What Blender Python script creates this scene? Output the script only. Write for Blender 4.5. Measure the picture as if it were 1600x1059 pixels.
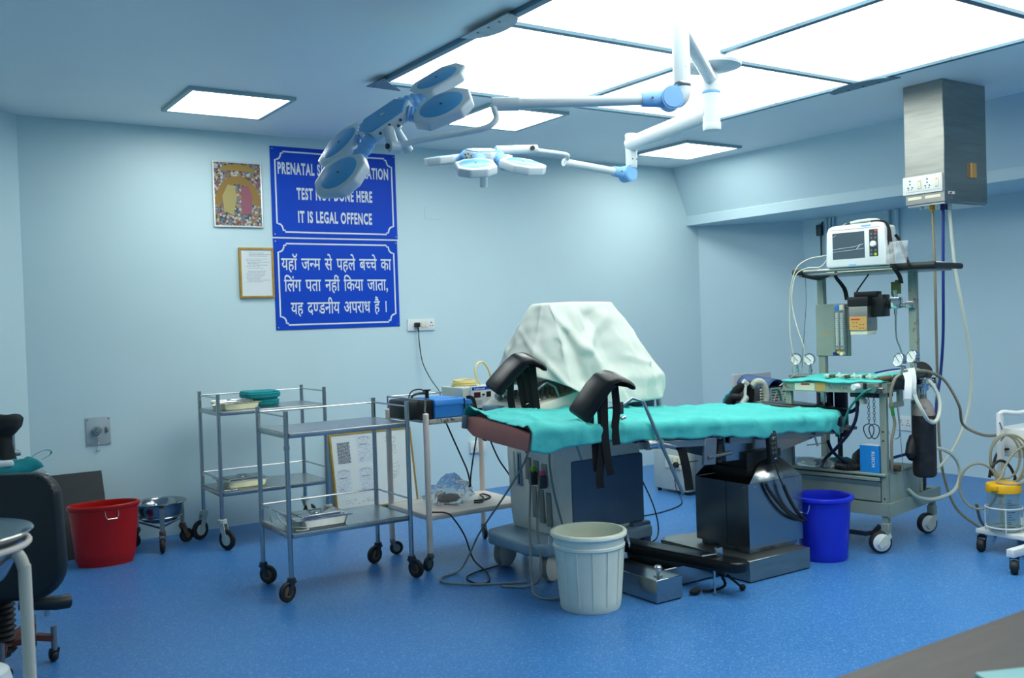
import bpy, bmesh, math, random
from mathutils import Vector, Matrix, noise
random.seed(7)
PI = math.pi
SC = bpy.context.scene
COL = SC.collection
for _o in list(bpy.data.objects):
    bpy.data.objects.remove(_o)

# ---------------------------------------------------------------- camera, world, exposure
def Vn(*a):
    return Vector(a).normalized()
HC = 1.3493
_y, _p, _r = math.radians(33.6075), math.radians(-1.1173), math.radians(-1.8645)
FW = Vector((math.sin(_y) * math.cos(_p), math.cos(_y) * math.cos(_p), math.sin(_p)))
_r0 = Vector((math.cos(_y), -math.sin(_y), 0)); _u0 = _r0.cross(FW)
RT = math.cos(_r) * _r0 + math.sin(_r) * _u0
UP = -math.sin(_r) * _r0 + math.cos(_r) * _u0
cam_d = bpy.data.cameras.new('camera'); cam = bpy.data.objects.new('camera', cam_d); COL.objects.link(cam)
cam.matrix_world = Matrix(((RT.x, UP.x, -FW.x, 0), (RT.y, UP.y, -FW.y, 0), (RT.z, UP.z, -FW.z, HC), (0, 0, 0, 1)))
cam_d.sensor_fit = 'HORIZONTAL'; cam_d.sensor_width = 23.6; cam_d.lens = 1502.48 / 1600 * 23.6
cam_d.clip_start = .05; cam_d.clip_end = 60
cam_d.dof.use_dof = True; cam_d.dof.focus_distance = 5.0; cam_d.dof.aperture_fstop = 3.5
SC.camera = cam
w = bpy.data.worlds.new('world'); SC.world = w; w.use_nodes = True
w.node_tree.nodes['Background'].inputs[0].default_value = (.02, .025, .03, 1)
vs = SC.view_settings
vs.view_transform = 'Standard'; vs.look = 'None'; vs.gamma = 1; vs.use_curve_mapping = False
vs.exposure = 1.55
PANEL_E = 1.5      # the big luminous ceiling
TILE_E = 5.0       # the small square ceiling lights, real and added rows

# ---------------------------------------------------------------- materials
def lin(c):
    if isinstance(c, str):
        c = c.lstrip('#'); c = [int(c[i:i + 2], 16) / 255 for i in (0, 2, 4)]
    return tuple(((x / 12.92) if x <= .04045 else ((x + .055) / 1.055) ** 2.4) for x in c)
def mat(name, col, rough=.5, metal=0., spec=.5, var=0., vs_=15., bump=0., bs=150., trans=0., alpha=1., stretch=(1, 1, 1), rvar=0., col2=None, ior=1.45, thr=(.45, .6), sub=0.):
    m = bpy.data.materials.new(name); m.use_nodes = True
    nt = m.node_tree; N = nt.nodes; L = nt.links; b = N['Principled BSDF']
    c = lin(col); b.inputs['Base Color'].default_value = (*c, 1); b.inputs['Roughness'].default_value = rough
    b.inputs['Metallic'].default_value = metal; b.inputs['Specular IOR Level'].default_value = spec
    b.inputs['IOR'].default_value = ior
    if trans: b.inputs['Transmission Weight'].default_value = trans
    if alpha < 1: b.inputs['Alpha'].default_value = alpha
    tc = mp = None
    def coords():
        nonlocal tc, mp
        if mp is None:
            tc = N.new('ShaderNodeTexCoord'); mp = N.new('ShaderNodeMapping'); mp.inputs['Scale'].default_value = stretch
            L.new(tc.outputs['Object'], mp.inputs['Vector'])
        return mp.outputs['Vector']
    if var or col2:
        n = N.new('ShaderNodeTexNoise'); n.inputs['Scale'].default_value = vs_; n.inputs['Detail'].default_value = 4
        L.new(coords(), n.inputs['Vector'])
        r = N.new('ShaderNodeValToRGB')
        if col2:
            r.color_ramp.elements[0].position, r.color_ramp.elements[1].position = thr
            r.color_ramp.elements[0].color = (*c, 1); r.color_ramp.elements[1].color = (*lin(col2), 1)
        else:
            r.color_ramp.elements[0].position, r.color_ramp.elements[1].position = .3, .7
            r.color_ramp.elements[0].color = (*[max(0, x * (1 - var)) for x in c], 1)
            r.color_ramp.elements[1].color = (*[min(1, x * (1 + var)) for x in c], 1)
        L.new(n.outputs['Fac'], r.inputs['Fac']); L.new(r.outputs['Color'], b.inputs['Base Color'])
    if rvar:
        n = N.new('ShaderNodeTexNoise'); n.inputs['Scale'].default_value = vs_ * 1.7; n.inputs['Detail'].default_value = 3
        L.new(coords(), n.inputs['Vector'])
        mr = N.new('ShaderNodeMapRange'); mr.inputs['To Min'].default_value = max(.02, rough - rvar); mr.inputs['To Max'].default_value = rough + rvar
        L.new(n.outputs['Fac'], mr.inputs['Value']); L.new(mr.outputs['Result'], b.inputs['Roughness'])
    if bump:
        n = N.new('ShaderNodeTexNoise'); n.inputs['Scale'].default_value = bs; n.inputs['Detail'].default_value = 3
        L.new(coords(), n.inputs['Vector'])
        bp = N.new('ShaderNodeBump'); bp.inputs['Strength'].default_value = bump; bp.inputs['Distance'].default_value = .002
        L.new(n.outputs['Fac'], bp.inputs['Height']); L.new(bp.outputs['Normal'], b.inputs['Normal'])
    return m
def emis(name, col, strength, vary=0.):
    m = bpy.data.materials.new(name); m.use_nodes = True
    nt = m.node_tree; N = nt.nodes; L = nt.links; N.remove(N['Principled BSDF'])
    e = N.new('ShaderNodeEmission'); e.inputs['Color'].default_value = (*lin(col), 1); e.inputs['Strength'].default_value = strength
    L.new(e.outputs[0], N['Material Output'].inputs['Surface'])
    if vary:      # fluorescent tubes behind the diffuser sheet
        g = N.new('ShaderNodeNewGeometry'); wv = N.new('ShaderNodeTexWave'); wv.bands_direction = 'Y'
        wv.inputs['Scale'].default_value = .52; wv.inputs['Distortion'].default_value = 1.2; wv.inputs['Detail'].default_value = 1; wv.inputs['Detail Scale'].default_value = .8
        L.new(g.outputs['Position'], wv.inputs['Vector'])
        mr = N.new('ShaderNodeMapRange'); mr.inputs['To Min'].default_value = strength * (1 - vary); mr.inputs['To Max'].default_value = strength * (1 + vary)
        L.new(wv.outputs['Fac'], mr.inputs['Value']); L.new(mr.outputs['Result'], e.inputs['Strength'])
    return m

MT = {}
def defmats():
    D = MT
    D['wall'] = mat('wall_paint', '#c8e0e3', .42, var=.025, vs_=1.2, bump=.06, bs=60)
    D['wallr'] = mat('wall_paint_right', '#c4dce2', .42, var=.025, vs_=1.2, bump=.06, bs=60)
    D['ceil'] = mat('ceiling_paint', '#f2f7f5', .5, var=.03, vs_=.9)
    D['steel'] = mat('stainless_steel', '#b9bdbd', .24, 1, rvar=.08, vs_=6, stretch=(1, 1, 14))
    D['steels'] = mat('stainless_sheet', '#b4b8b8', .3, 1, rvar=.07, vs_=5, stretch=(14, 1, 1), var=.06)
    D['steelb'] = mat('brushed_steel', '#9b9d97', .4, 1, rvar=.08, vs_=4, stretch=(1, 1, 9), var=.1)
    D['mirror'] = mat('polished_steel', '#9fa4a6', .16, 1, rvar=.05, vs_=5)
    D['shroud'] = mat('satin_steel', '#9aa0a3', .26, 1)
    D['chrome'] = mat('chrome', '#cfd2d2', .12, 1)
    D['darkmetal'] = mat('dark_metal', '#4a5054', .4, .8, var=.1)
    D['greymetal'] = mat('grey_metal', '#747f86', .45, .6, var=.15, vs_=8)
    D['rod'] = mat('grey_rod', '#8b979d', .3, .9)
    D['rust'] = mat('rusty_metal', '#6e5a48', .7, .3, var=.3, vs_=60, bump=.4)
    D['rubber'] = mat('black_rubber', '#1d1f20', .55, var=.15, vs_=30)
    D['leather'] = mat('black_vinyl', '#0b0f11', .3, var=.1, vs_=8, bump=.12, bs=400)
    D['leather2'] = mat('dark_vinyl', '#1b2326', .42, var=.1, vs_=8)
    D['strap'] = mat('black_webbing', '#0d0f10', .8, var=.2, vs_=80)
    D['whitep'] = mat('white_plastic', '#dfe4e2', .35)
    D['lampw'] = mat('lamp_white', '#ccd6da', .22, var=.02)
    D['lampb'] = mat('lamp_blue', '#4f9fd0', .3, var=.03)
    D['lampl'] = mat('lamp_light_blue', '#7db3e6', .35)
    D['cream'] = mat('cream_enamel', '#ead9cb', .35, var=.06, vs_=12)
    D['ivory'] = mat('ivory_plastic', '#e2ddc4', .4, var=.04)
    D['beige'] = mat('beige_plastic', '#e6e2d2', .45, var=.03)
    D['usgblue'] = mat('slate_blue_plastic', '#546e88', .5, var=.04)
    D['usgbase'] = mat('grey_blue_plastic', '#86a0b0', .45, var=.04)
    D['oldwhite'] = mat('old_white_plastic', '#c5cdc2', .45, var=.05, vs_=9)
    D['bucketw'] = mat('pale_grey_plastic', '#e6ead8', .42, var=.06, vs_=5)
    D['bucketb'] = mat('blue_plastic', '#1c2ec8', .3, var=.05, vs_=5)
    D['bucketr'] = mat('red_plastic', '#b8130d', .3, var=.05, vs_=5)
    D['teal'] = mat('teal_cloth', '#43b3ae', .85, var=.06, vs_=6, bump=.9, bs=42)
    D['teald'] = mat('dark_teal_cloth', '#158a90', .85, var=.12, vs_=20, bump=.4, bs=400)
    D['sheet'] = mat('white_cloth', '#ccd3ca', .85, var=.03, vs_=3, bump=.25, bs=500)
    D['maroon'] = mat('maroon_vinyl', '#c87868', .55, var=.06, vs_=10)
    D['green'] = mat('grey_green_enamel', '#8b9a8e', .45, var=.08, vs_=7, rvar=.08)
    D['greenr'] = mat('chipped_grey_green_enamel', '#8b9a8e', .5, vs_=26, col2='#7a5c3c', thr=(.6, .7))
    D['black'] = mat('black_plastic', '#16191a', .4)
    D['dgrey'] = mat('dark_grey_plastic', '#3a4042', .45)
    D['screen'] = mat('dark_screen', '#4c5a63', .12, spec=.7)
    D['glass'] = mat('clear_plastic', '#e6f1f0', .06, trans=.92, ior=1.2)
    D['bag'] = mat('thin_polythene', '#eef2f2', .16, trans=.8, ior=1.1, bump=.6, bs=30)
    D['tubew'] = mat('white_hose', '#d3d9c9', .4)
    D['tubeb'] = mat('brown_hose', '#8d8770', .35, var=.08)
    D['tubec'] = mat('clear_hose', '#a8a68c', .25, trans=.25, ior=1.2)
    D['tubeblue'] = mat('blue_hose', '#12337e', .4)
    D['navy'] = mat('navy_hose', '#0d1836', .4)
    D['greent'] = mat('green_hose', '#1c7f74', .4)
    D['yellowt'] = mat('yellow_tubing', '#e4cf86', .35)
    D['yellow'] = mat('yellow_plastic', '#e7ae17', .4, var=.05)
    D['cable'] = mat('black_cable', '#16191b', .5)
    D['cableg'] = mat('grey_cable', '#7c8684', .5)
    D['cablew'] = mat('cream_cable', '#d2d0b8', .5)
    D['sign'] = mat('sign_blue', '#0a46bf', .5, spec=.2, var=.05, vs_=3)
    D['print'] = mat('sign_lettering', '#dbe3e2', .5)
    D['ink'] = mat('black_ink', '#2c3238', .7)
    D['inkg'] = mat('grey_ink', '#7d8790', .7)
    D['paper'] = mat('paper', '#dfe5e4', .7)
    D['paper2'] = mat('paper_on_board', '#cfd8da', .7)
    D['gold'] = mat('gilt_frame', '#b08a3c', .35, .6, var=.15, vs_=30)
    D['board'] = mat('white_board', '#d6dcd6', .4, var=.02)
    D['bluedev'] = mat('device_blue', '#2f86d8', .4, var=.03)
    D['boxblue'] = mat('carton_blue', '#1f8fdc', .5)
    D['red'] = mat('red_mark', '#c2352c', .5)
    D['lime'] = mat('lime_plug', '#8bc52d', .45)
    D['pink'] = mat('pink_plug', '#d2587c', .45)
    D['tan'] = mat('tan_sticker', '#c79a58', .6)
    D['brown'] = mat('brown_sleeve', '#5b4a35', .6)
    D['panel'] = emis('luminous_sheet', '#f6fffb', PANEL_E, .18)
    D['tile'] = emis('light_diffuser', '#f7fffd', TILE_E)
    D['led'] = emis('red_led', '#ff3030', 1.2)
defmats()

# ---------------------------------------------------------------- mesh helpers
MAT_OF = {}
STUFF_NAMES = {'screws', 'control_keys', 'printing', 'printed_lines', 'small_print', 'socket_holes', 'label_marks', 'scale_marks', 'graduations', 'scratches', 'vent_slots', 'print', 'post_holes', 'buttons', 'ribs'}     # too small to pick apart
class MB:
    def __init__(s, T=None):
        s.v = []; s.f = []; s.T = T or Matrix.Identity(4)
    def add(s, vv, ff):
        k = len(s.v); s.v += [s.T @ Vector(a) for a in vv]; s.f += [tuple(i + k for i in q) for q in ff]; return s
    def box(s, x0, x1, y0, y1, z0, z1):
        return s.add([(x0, y0, z0), (x1, y0, z0), (x1, y1, z0), (x0, y1, z0), (x0, y0, z1), (x1, y0, z1), (x1, y1, z1), (x0, y1, z1)],
                     [(3, 2, 1, 0), (4, 5, 6, 7), (0, 1, 5, 4), (1, 2, 6, 5), (2, 3, 7, 6), (3, 0, 4, 7)])
    def bm(s, b, M=None):
        M = M or Matrix.Identity(4); b.verts.index_update()
        s.add([M @ x.co for x in b.verts], [[x.index for x in q.verts] for q in b.faces]); b.free(); return s
    def rbox(s, x0, x1, y0, y1, z0, z1, r=.01, n=2):
        b = bmesh.new(); bmesh.ops.create_cube(b, size=1)
        for q in b.verts:
            q.co = Vector(((x0 + x1) / 2 + q.co.x * (x1 - x0), (y0 + y1) / 2 + q.co.y * (y1 - y0), (z0 + z1) / 2 + q.co.z * (z1 - z0)))
        r = min(r, .49 * min(x1 - x0, y1 - y0, z1 - z0))
        bmesh.ops.bevel(b, geom=b.edges[:], offset=r, segments=n, profile=.5, affect='EDGES')
        return s.bm(b)
    def prism(s, poly, z0, z1, M=None, r=0, n=2):
        """polygon in local xy, extruded along local z, moved by M"""
        b = bmesh.new(); lo = [b.verts.new((x, y, z0)) for x, y in poly]; hi = [b.verts.new((x, y, z1)) for x, y in poly]
        k = len(poly); b.faces.new(lo[::-1]); b.faces.new(hi)
        for i in range(k): b.faces.new((lo[i], lo[(i + 1) % k], hi[(i + 1) % k], hi[i]))
        bmesh.ops.recalc_face_normals(b, faces=b.faces[:])
        if r: bmesh.ops.bevel(b, geom=b.edges[:], offset=r, segments=n, profile=.5, affect='EDGES')
        return s.bm(b, M)
    def cyl(s, p, q, r, r2=None, n=16):
        p, q = Vector(p), Vector(q); r2 = r if r2 is None else r2; d = (q - p).normalized(); a = d.orthogonal().normalized(); c = d.cross(a)
        vv = []
        for o, rr in ((p, r), (q, r2)):
            vv += [o + (a * math.cos(2 * PI * i / n) + c * math.sin(2 * PI * i / n)) * rr for i in range(n)]
        return s.add(vv, [(i, (i + 1) % n, n + (i + 1) % n, n + i) for i in range(n)] + [tuple(range(n))[::-1], tuple(range(n, 2 * n))])
    def tube(s, pts, r, n=8, sm=0, closed=False, flat=None):
        P = [Vector(a) for a in pts]
        if sm:
            if isinstance(r, list):
                q = [a if isinstance(a, tuple) else (a, a) for a in r]; r = []
                for i in range(len(q) - 1): r += [tuple(q[i][c] + (q[i + 1][c] - q[i][c]) * j / sm for c in (0, 1)) for j in range(sm)]
                r.append(q[-1])
            P = smooth_pts(P, sm, closed)
        k = len(P); T = []
        for i in range(k):
            a = P[(i - 1) % k] if closed or i else P[0]; b = P[(i + 1) % k] if closed or i < k - 1 else P[-1]
            T.append((b - a).normalized() if (b - a).length > 1e-9 else Vector((0, 0, 1)))
        nrm = T[0].orthogonal().normalized()
        if flat is not None: nrm = (Vector(flat) - T[0] * Vector(flat).dot(T[0])).normalized()
        vv = []
        for i in range(k):
            if flat is not None: nrm = (Vector(flat) - T[i] * Vector(flat).dot(T[i])).normalized()
            else: nrm = (nrm - T[i] * nrm.dot(T[i])).normalized()
            bn = T[i].cross(nrm); rr = r[i] if isinstance(r, list) else r
            ra, rb = rr if isinstance(rr, tuple) else (rr, rr)
            if n == 4:
                vv += [P[i] + nrm * ra * a + bn * rb * c for a, c in ((1, 1), (-1, 1), (-1, -1), (1, -1))]
            else:
                vv += [P[i] + nrm * ra * math.cos(2 * PI * j / n) + bn * rb * math.sin(2 * PI * j / n) for j in range(n)]
        ff = []
        for i in range(k if closed else k - 1):
            A, B = i * n, ((i + 1) % k) * n
            ff += [(A + j, A + (j + 1) % n, B + (j + 1) % n, B + j) for j in range(n)]
        if not closed: ff += [tuple(range(n))[::-1], tuple(range((k - 1) * n, k * n))]
        return s.add(vv, ff)
    def lathe(s, prof, c=(0, 0, 0), n=32, sx=1, sy=1, M=None):
        """profile of (radius, height); closed where the radius is 0"""
        M = M or Matrix.Translation(Vector(c)); vv = []; ff = []; rows = []
        for r, z in prof:
            if r < 1e-6: rows.append([len(vv)]); vv.append(M @ Vector((0, 0, z)))
            else:
                rows.append(list(range(len(vv), len(vv) + n)))
                vv += [M @ Vector((r * sx * math.cos(2 * PI * i / n), r * sy * math.sin(2 * PI * i / n), z)) for i in range(n)]
        for a, b in zip(rows, rows[1:]):
            for i in range(n):
                if len(a) == 1 and len(b) == 1: break
                if len(a) == 1: ff.append((a[0], b[(i + 1) % n], b[i]))
                elif len(b) == 1: ff.append((a[i], a[(i + 1) % n], b[0]))
                else: ff.append((a[i], a[(i + 1) % n], b[(i + 1) % n], b[i]))
        return s.add(vv, ff)
    def sph(s, c, r, n=12, m=8):
        rx, ry, rz = r if isinstance(r, tuple) else (r, r, r)
        return s.lathe([(math.sin(PI * i / m), -math.cos(PI * i / m)) for i in range(m + 1)], n=n, M=Matrix.Translation(Vector(c)) @ Matrix.Diagonal((rx, ry, rz, 1)))
    def torus(s, c, ax, R, r, n=24, m=8, a0=0, a1=2 * PI, ref=None):
        ax = Vector(ax).normalized(); u = ax.orthogonal().normalized() if ref is None else Vector(ref).normalized(); v = ax.cross(u); full = abs(a1 - a0 - 2 * PI) < 1e-6
        k = n if full else n + 1
        return s.tube([Vector(c) + (u * math.cos(a0 + (a1 - a0) * i / n) + v * math.sin(a0 + (a1 - a0) * i / n)) * R for i in range(k)], r, m, closed=full)
    def grid(s, fn, nu, nv, wrap=False):
        vv = [fn(i / nu, j / nv) for j in range(nv + 1) for i in range(nu + (0 if wrap else 1))]; k = nu if wrap else nu + 1
        ff = [(j * k + i, j * k + (i + 1) % k, (j + 1) * k + (i + 1) % k, (j + 1) * k + i) for j in range(nv) for i in range(nu)]
        return s.add(vv, ff)
    def build(s, name, m, parent=None, ang=38, solid=0, sub=0, fix=True):
        me = bpy.data.meshes.new(name)
        root = parent
        while root is not None and root.parent is not None: root = root.parent
        I = MAT_OF[root.name].inverted() if root is not None and root.name in MAT_OF else Matrix.Identity(4)
        org = Vector((0, 0, 0))
        vv = [I @ a for a in s.v]
        if root is None and vv:
            lo = Vector([min(a[i] for a in vv) for i in range(3)]); hi = Vector([max(a[i] for a in vv) for i in range(3)])
            org = Vector(((lo.x + hi.x) / 2, (lo.y + hi.y) / 2, lo.z)); vv = [a - org for a in vv]
        me.from_pydata([tuple(a) for a in vv], [], s.f)
        if fix:
            b = bmesh.new(); b.from_mesh(me); bmesh.ops.recalc_face_normals(b, faces=b.faces[:]); b.to_mesh(me); b.free()
        me.polygons.foreach_set('use_smooth', [True] * len(me.polygons)); me.set_sharp_from_angle(angle=math.radians(ang))
        me.materials.append(MT[m] if isinstance(m, str) else m)
        o = bpy.data.objects.new(name, me); COL.objects.link(o); o.parent = parent; o.location = org
        if root is None: MAT_OF[o.name] = Matrix.Translation(org)
        if name in STUFF_NAMES: o['kind'] = 'stuff'
        if solid:
            md = o.modifiers.new('thickness', 'SOLIDIFY'); md.thickness = solid; md.offset = 0
        if sub:
            md = o.modifiers.new('round', 'SUBSURF'); md.levels = sub; md.render_levels = sub
        return o
def smooth_pts(P, k, closed=False):
    out = []; n = len(P)
    for i in range(n if closed else n - 1):
        a = P[(i - 1) % n] if closed or i else P[0] * 2 - P[1]; b = P[i]; c = P[(i + 1) % n]
        d = P[(i + 2) % n] if closed or i < n - 2 else P[-1] * 2 - P[-2]
        for j in range(k):
            t = j / k
            out.append(.5 * ((2 * b) + (c - a) * t + (2 * a - 5 * b + 4 * c - d) * t * t + (3 * b - a - 3 * c + d) * t ** 3))
    if not closed: out.append(P[-1])
    return out
def tag(o, label, cat, group=None):
    o['label'] = label; o['category'] = cat
    if group: o['group'] = group
    return o
def thing(name, label, cat, loc=(0, 0, 0), rz=0, group=None):
    o = bpy.data.objects.new(name, None); COL.objects.link(o); o.empty_display_size = .05
    o.location = loc; o.rotation_euler = (0, 0, rz); MAT_OF[o.name] = Matrix.Translation(Vector(loc)) @ Matrix.Rotation(rz, 4, 'Z')
    return tag(o, label, cat, group)
def struct(o):
    o['kind'] = 'structure'; return o
def copy_tree(o, parent=None):
    c = o.copy(); COL.objects.link(c); c.parent = parent
    for ch in list(o.children): copy_tree(ch, c)
    return c
def frame(o, x, y):
    """matrix at o with local x, y axes (orthonormalised)"""
    x = Vector(x).normalized(); z = x.cross(Vector(y)).normalized(); y = z.cross(x); o = Vector(o)
    return Matrix(((x.x, y.x, z.x, o.x), (x.y, y.y, z.y, o.y), (x.z, y.z, z.z, o.z), (0, 0, 0, 1)))
def nz(*a):
    return noise.noise(Vector(a))
# flat lettering -------------------------------------------------------
GL = {}
def glyph(ch, bold=0., space=1.0):
    k = (ch, bold, space)
    if k not in GL:
        c = bpy.data.curves.new('lettering', 'FONT'); c.body = ch; c.size = 1; c.offset = bold; c.space_character = space; c.resolution_u = 3
        o = bpy.data.objects.new('lettering', c); COL.objects.link(o)
        me = o.evaluated_get(bpy.context.evaluated_depsgraph_get()).to_mesh()
        GL[k] = ([tuple(q.co) for q in me.vertices], [tuple(q.vertices) for q in me.polygons])
        bpy.data.objects.remove(o); bpy.data.curves.remove(c)
    return GL[k]
def gl_max(ch): return max(a[0] for a in glyph(ch)[0])
def deva(word):
    """lay out Devanagari glyph by glyph; '<' after a letter asks for its half form (right stem cut away)"""
    V = []; F = []; x = 0; i = 0
    while i < len(word):
        ch = word[i]; i += 1
        if ch == ' ': x += .42; continue
        v, f = glyph(ch, .012); adv = gl_max(ch + 'य') - gl_max('य')
        if i < len(word) and word[i] == '<':
            i += 1
            base = sorted(a[0] for a in glyph(ch)[0] if abs(a[1]) < .004); cut = base[-1] - .085
            b = bmesh.new(); bv = [b.verts.new(a) for a in v]
            for q in f:
                try: b.faces.new([bv[j] for j in q])
                except ValueError: pass
            bmesh.ops.bisect_plane(b, geom=b.verts[:] + b.edges[:] + b.faces[:], plane_co=(cut, 0, 0), plane_no=(1, 0, 0), clear_outer=True)
            b.verts.index_update(); v = [tuple(a.co) for a in b.verts]; f = [tuple(a.index for a in q.verts) for q in b.faces]; b.free(); adv = cut
        k = len(V); V += [(a[0] + x, a[1], 0) for a in v]; F += [tuple(j + k for j in q) for q in f]; x += adv
    return V, F
def latin(s, bold=0.):
    V, F = glyph(s, bold, 1 + bold * 4); return [(a[0], a[1], 0) for a in V], list(F)
def lettering(name, vf, parent, M, width=None, height=None, m='print', center=False):
    """vf laid in the local xy plane of M, scaled to width x cap height"""
    V, F = vf; x0 = min(a[0] for a in V); x1 = max(a[0] for a in V); sx = width / (x1 - x0); sy = height
    b = MB(M); b.add([((a[0] - x0) * sx - (width / 2 if center else 0), a[1] * sy, 0) for a in V], F)
    return b.build(name, m, parent, fix=False)
# ================================================================ the room
H = 2.7; YB = 6.559; XR = 7.17
fm = mat('blue_vinyl', '#2b6cb8', .34, spec=.4)
def vinyl():
    nt = fm.node_tree; N = nt.nodes; L = nt.links; b = N['Principled BSDF']
    g = N.new('ShaderNodeTexCoord'); vo = N.new('ShaderNodeTexVoronoi'); vo.inputs['Scale'].default_value = 170
    n2 = N.new('ShaderNodeTexNoise'); n2.inputs['Scale'].default_value = 260; n2.inputs['Detail'].default_value = 2
    n3 = N.new('ShaderNodeTexNoise'); n3.inputs['Scale'].default_value = 1.3; n3.inputs['Detail'].default_value = 5
    for q in (vo, n2, n3): L.new(g.outputs['Object'], q.inputs['Vector'])
    r = N.new('ShaderNodeValToRGB'); e = r.color_ramp.elements
    e[0].position = .28; e[0].color = (*lin('#22528f'), 1); e[1].position = .72; e[1].color = (*lin('#5f9acd'), 1)
    m = e.new(.45); m.color = (*lin('#3673b4'), 1); m = e.new(.58); m.color = (*lin('#3f7fbe'), 1)
    L.new(n2.outputs['Fac'], r.inputs['Fac'])
    mx = N.new('ShaderNodeMix'); mx.data_type = 'RGBA'; mx.inputs['B'].default_value = (*lin('#86b4dc'), 1)
    gt = N.new('ShaderNodeMath'); gt.operation = 'GREATER_THAN'; gt.inputs[1].default_value = .9
    sp = N.new('ShaderNodeSeparateColor'); L.new(vo.outputs['Color'], sp.inputs[0]); L.new(sp.outputs[0], gt.inputs[0])
    mu = N.new('ShaderNodeMath'); mu.operation = 'MULTIPLY'; mu.inputs[1].default_value = .4; L.new(gt.outputs[0], mu.inputs[0])
    L.new(mu.outputs[0], mx.inputs['Factor']); L.new(r.outputs[0], mx.inputs['A'])
    hs = N.new('ShaderNodeHueSaturation'); mr = N.new('ShaderNodeMapRange'); mr.inputs['To Min'].default_value = .88; mr.inputs['To Max'].default_value = 1.1
    L.new(n3.outputs['Fac'], mr.inputs['Value']); L.new(mr.outputs[0], hs.inputs['Value']); L.new(mx.outputs['Result'], hs.inputs['Color'])
    L.new(hs.outputs[0], b.inputs['Base Color'])
    rr = N.new('ShaderNodeMapRange'); rr.inputs['To Min'].default_value = .26; rr.inputs['To Max'].default_value = .42
    L.new(n3.outputs['Fac'], rr.inputs['Value']); L.new(rr.outputs[0], b.inputs['Roughness'])
vinyl(); MT['vinyl'] = fm
RC = [(.78, YB), (6.5, YB), (XR, 5.89), (XR, -2.0), (-.62, -2.0), (-.62, 5.16)]      # plan of the room
struct(MB().prism(RC, -.08, 0).build('floor', 'vinyl'))
struct(MB().prism(RC, H, H + .08).build('ceiling', 'ceil'))
def wall(name, a, b, m='wall', t=.1):
    a, b = Vector((*a, 0)), Vector((*b, 0)); d = (b - a).normalized(); nrm = Vector((-d.y, d.x, 0))   # room lies to the right of a->b
    struct(MB(frame(a, d, nrm)).box(0, (b - a).length, 0, t, -.08, H + .08).build(name, m))
wall('wall_back', RC[0], RC[1]); wall('wall_back_right', RC[1], RC[2], 'wallr'); wall('wall_right', RC[2], RC[3], 'wallr')
wall('wall_front', RC[3], RC[4]); wall('wall_left', RC[4], RC[5]); wall('wall_back_left', RC[5], RC[0])
# the boxed-in beam along the right wall: leaning face, upright lip, flat underside
sf = MB(); 
prof = [(6.18, 2.7), (6.36, 2.262), (6.352, 2.255), (6.352, 2.175), (7.3, 2.175), (7.3, 2.7)]
vv = [(x, y, z) for y in (-2.0, YB + .02) for x, z in prof]; k = len(prof)
sf.add(vv, [tuple(range(k)), tuple(range(k, 2 * k))] + [(i, (i + 1) % k, k + (i + 1) % k, k + i) for i in range(k)])
struct(sf.build('trim_1', 'wallr', ang=8))
# ---------------------------------------------------------------- luminous ceiling
XS = [2.395, 3.671, 4.917]; YS = [4.82, 3.607, 2.395, 1.183]
MT['bar'] = mat('ceiling_bar', '#5c7c8c', .45, .4)
lum = thing('luminous_ceiling', 'large backlit ceiling panel of white square panes held by grey bars', 'ceiling light', (3.656, 3.0, H - .03))
for x in XS:
    MB().box(x - .018, x + .018, YS[-1] - .018, YS[0] + .018, H - .024, H).build('frame_bar', 'bar', lum)
for i, y in enumerate(YS):
    for a, b in ((XS[0], XS[1]), (XS[1], XS[2])):
        MB().box(a + .018, b - .018, y - .018, y + .018, H - .024, H).build('frame_bar', 'bar', lum)
for i in range(2):
    for j in range(3):
        xa, xb, yb, ya = XS[i] + .019, XS[i + 1] - .019, YS[j] - .019, YS[j + 1] + .019
        xm, ym = (xa + xb) / 2, (ya + yb) / 2
        for x0, x1 in ((xa, xm - .006), (xm + .006, xb)):
            for y0, y1 in ((ya, ym - .006), (ym + .006, yb)):
                MB().box(x0, x1, y0, y1, H - .009, H - .004).build('pane', 'panel', lum)
def halfmoon(cx, cy, s, R, m):
    P = [(cx, cy + R * math.cos(a) * 1.0, ) for a in (0,)]
    P = [(cx + s * .62 * R * math.sin(a) ** .8, cy + R * math.cos(a)) for a in [PI * i / 14 for i in range(15)]]
    o = MB().prism(P, H - .03, H - .0245).build('cover_plate', m, lum)
    sc = MB()
    for a in (.35, .5, .65): sc.cyl((cx + s * .03, cy + R * math.cos(PI * a), H - .033), (cx + s * .03, cy + R * math.cos(PI * a), H - .029), .006, n=8)
    sc.build('screws', 'darkmetal', o)
MT['plate'] = mat('dull_aluminium', '#8d9a9e', .5, .5, var=.15, vs_=14)
halfmoon(2.33, 3.66, 1, .2, 'plate'); halfmoon(4.985, 3.6, -1, .23, 'bar')
o = MB().prism([(2.335, 4.89), (2.34, 4.685), (2.55, 4.9)], H - .03, H - .0245).build('corner_plate', 'bar', lum)
sc = MB()
for x, y in ((2.36, 4.73), (2.355, 4.83), (2.37, 4.875), (2.5, 4.885)): sc.cyl((x, y, H - .033), (x, y, H - .029), .006, n=8)
sc.build('screws', 'steel', o)
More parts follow.
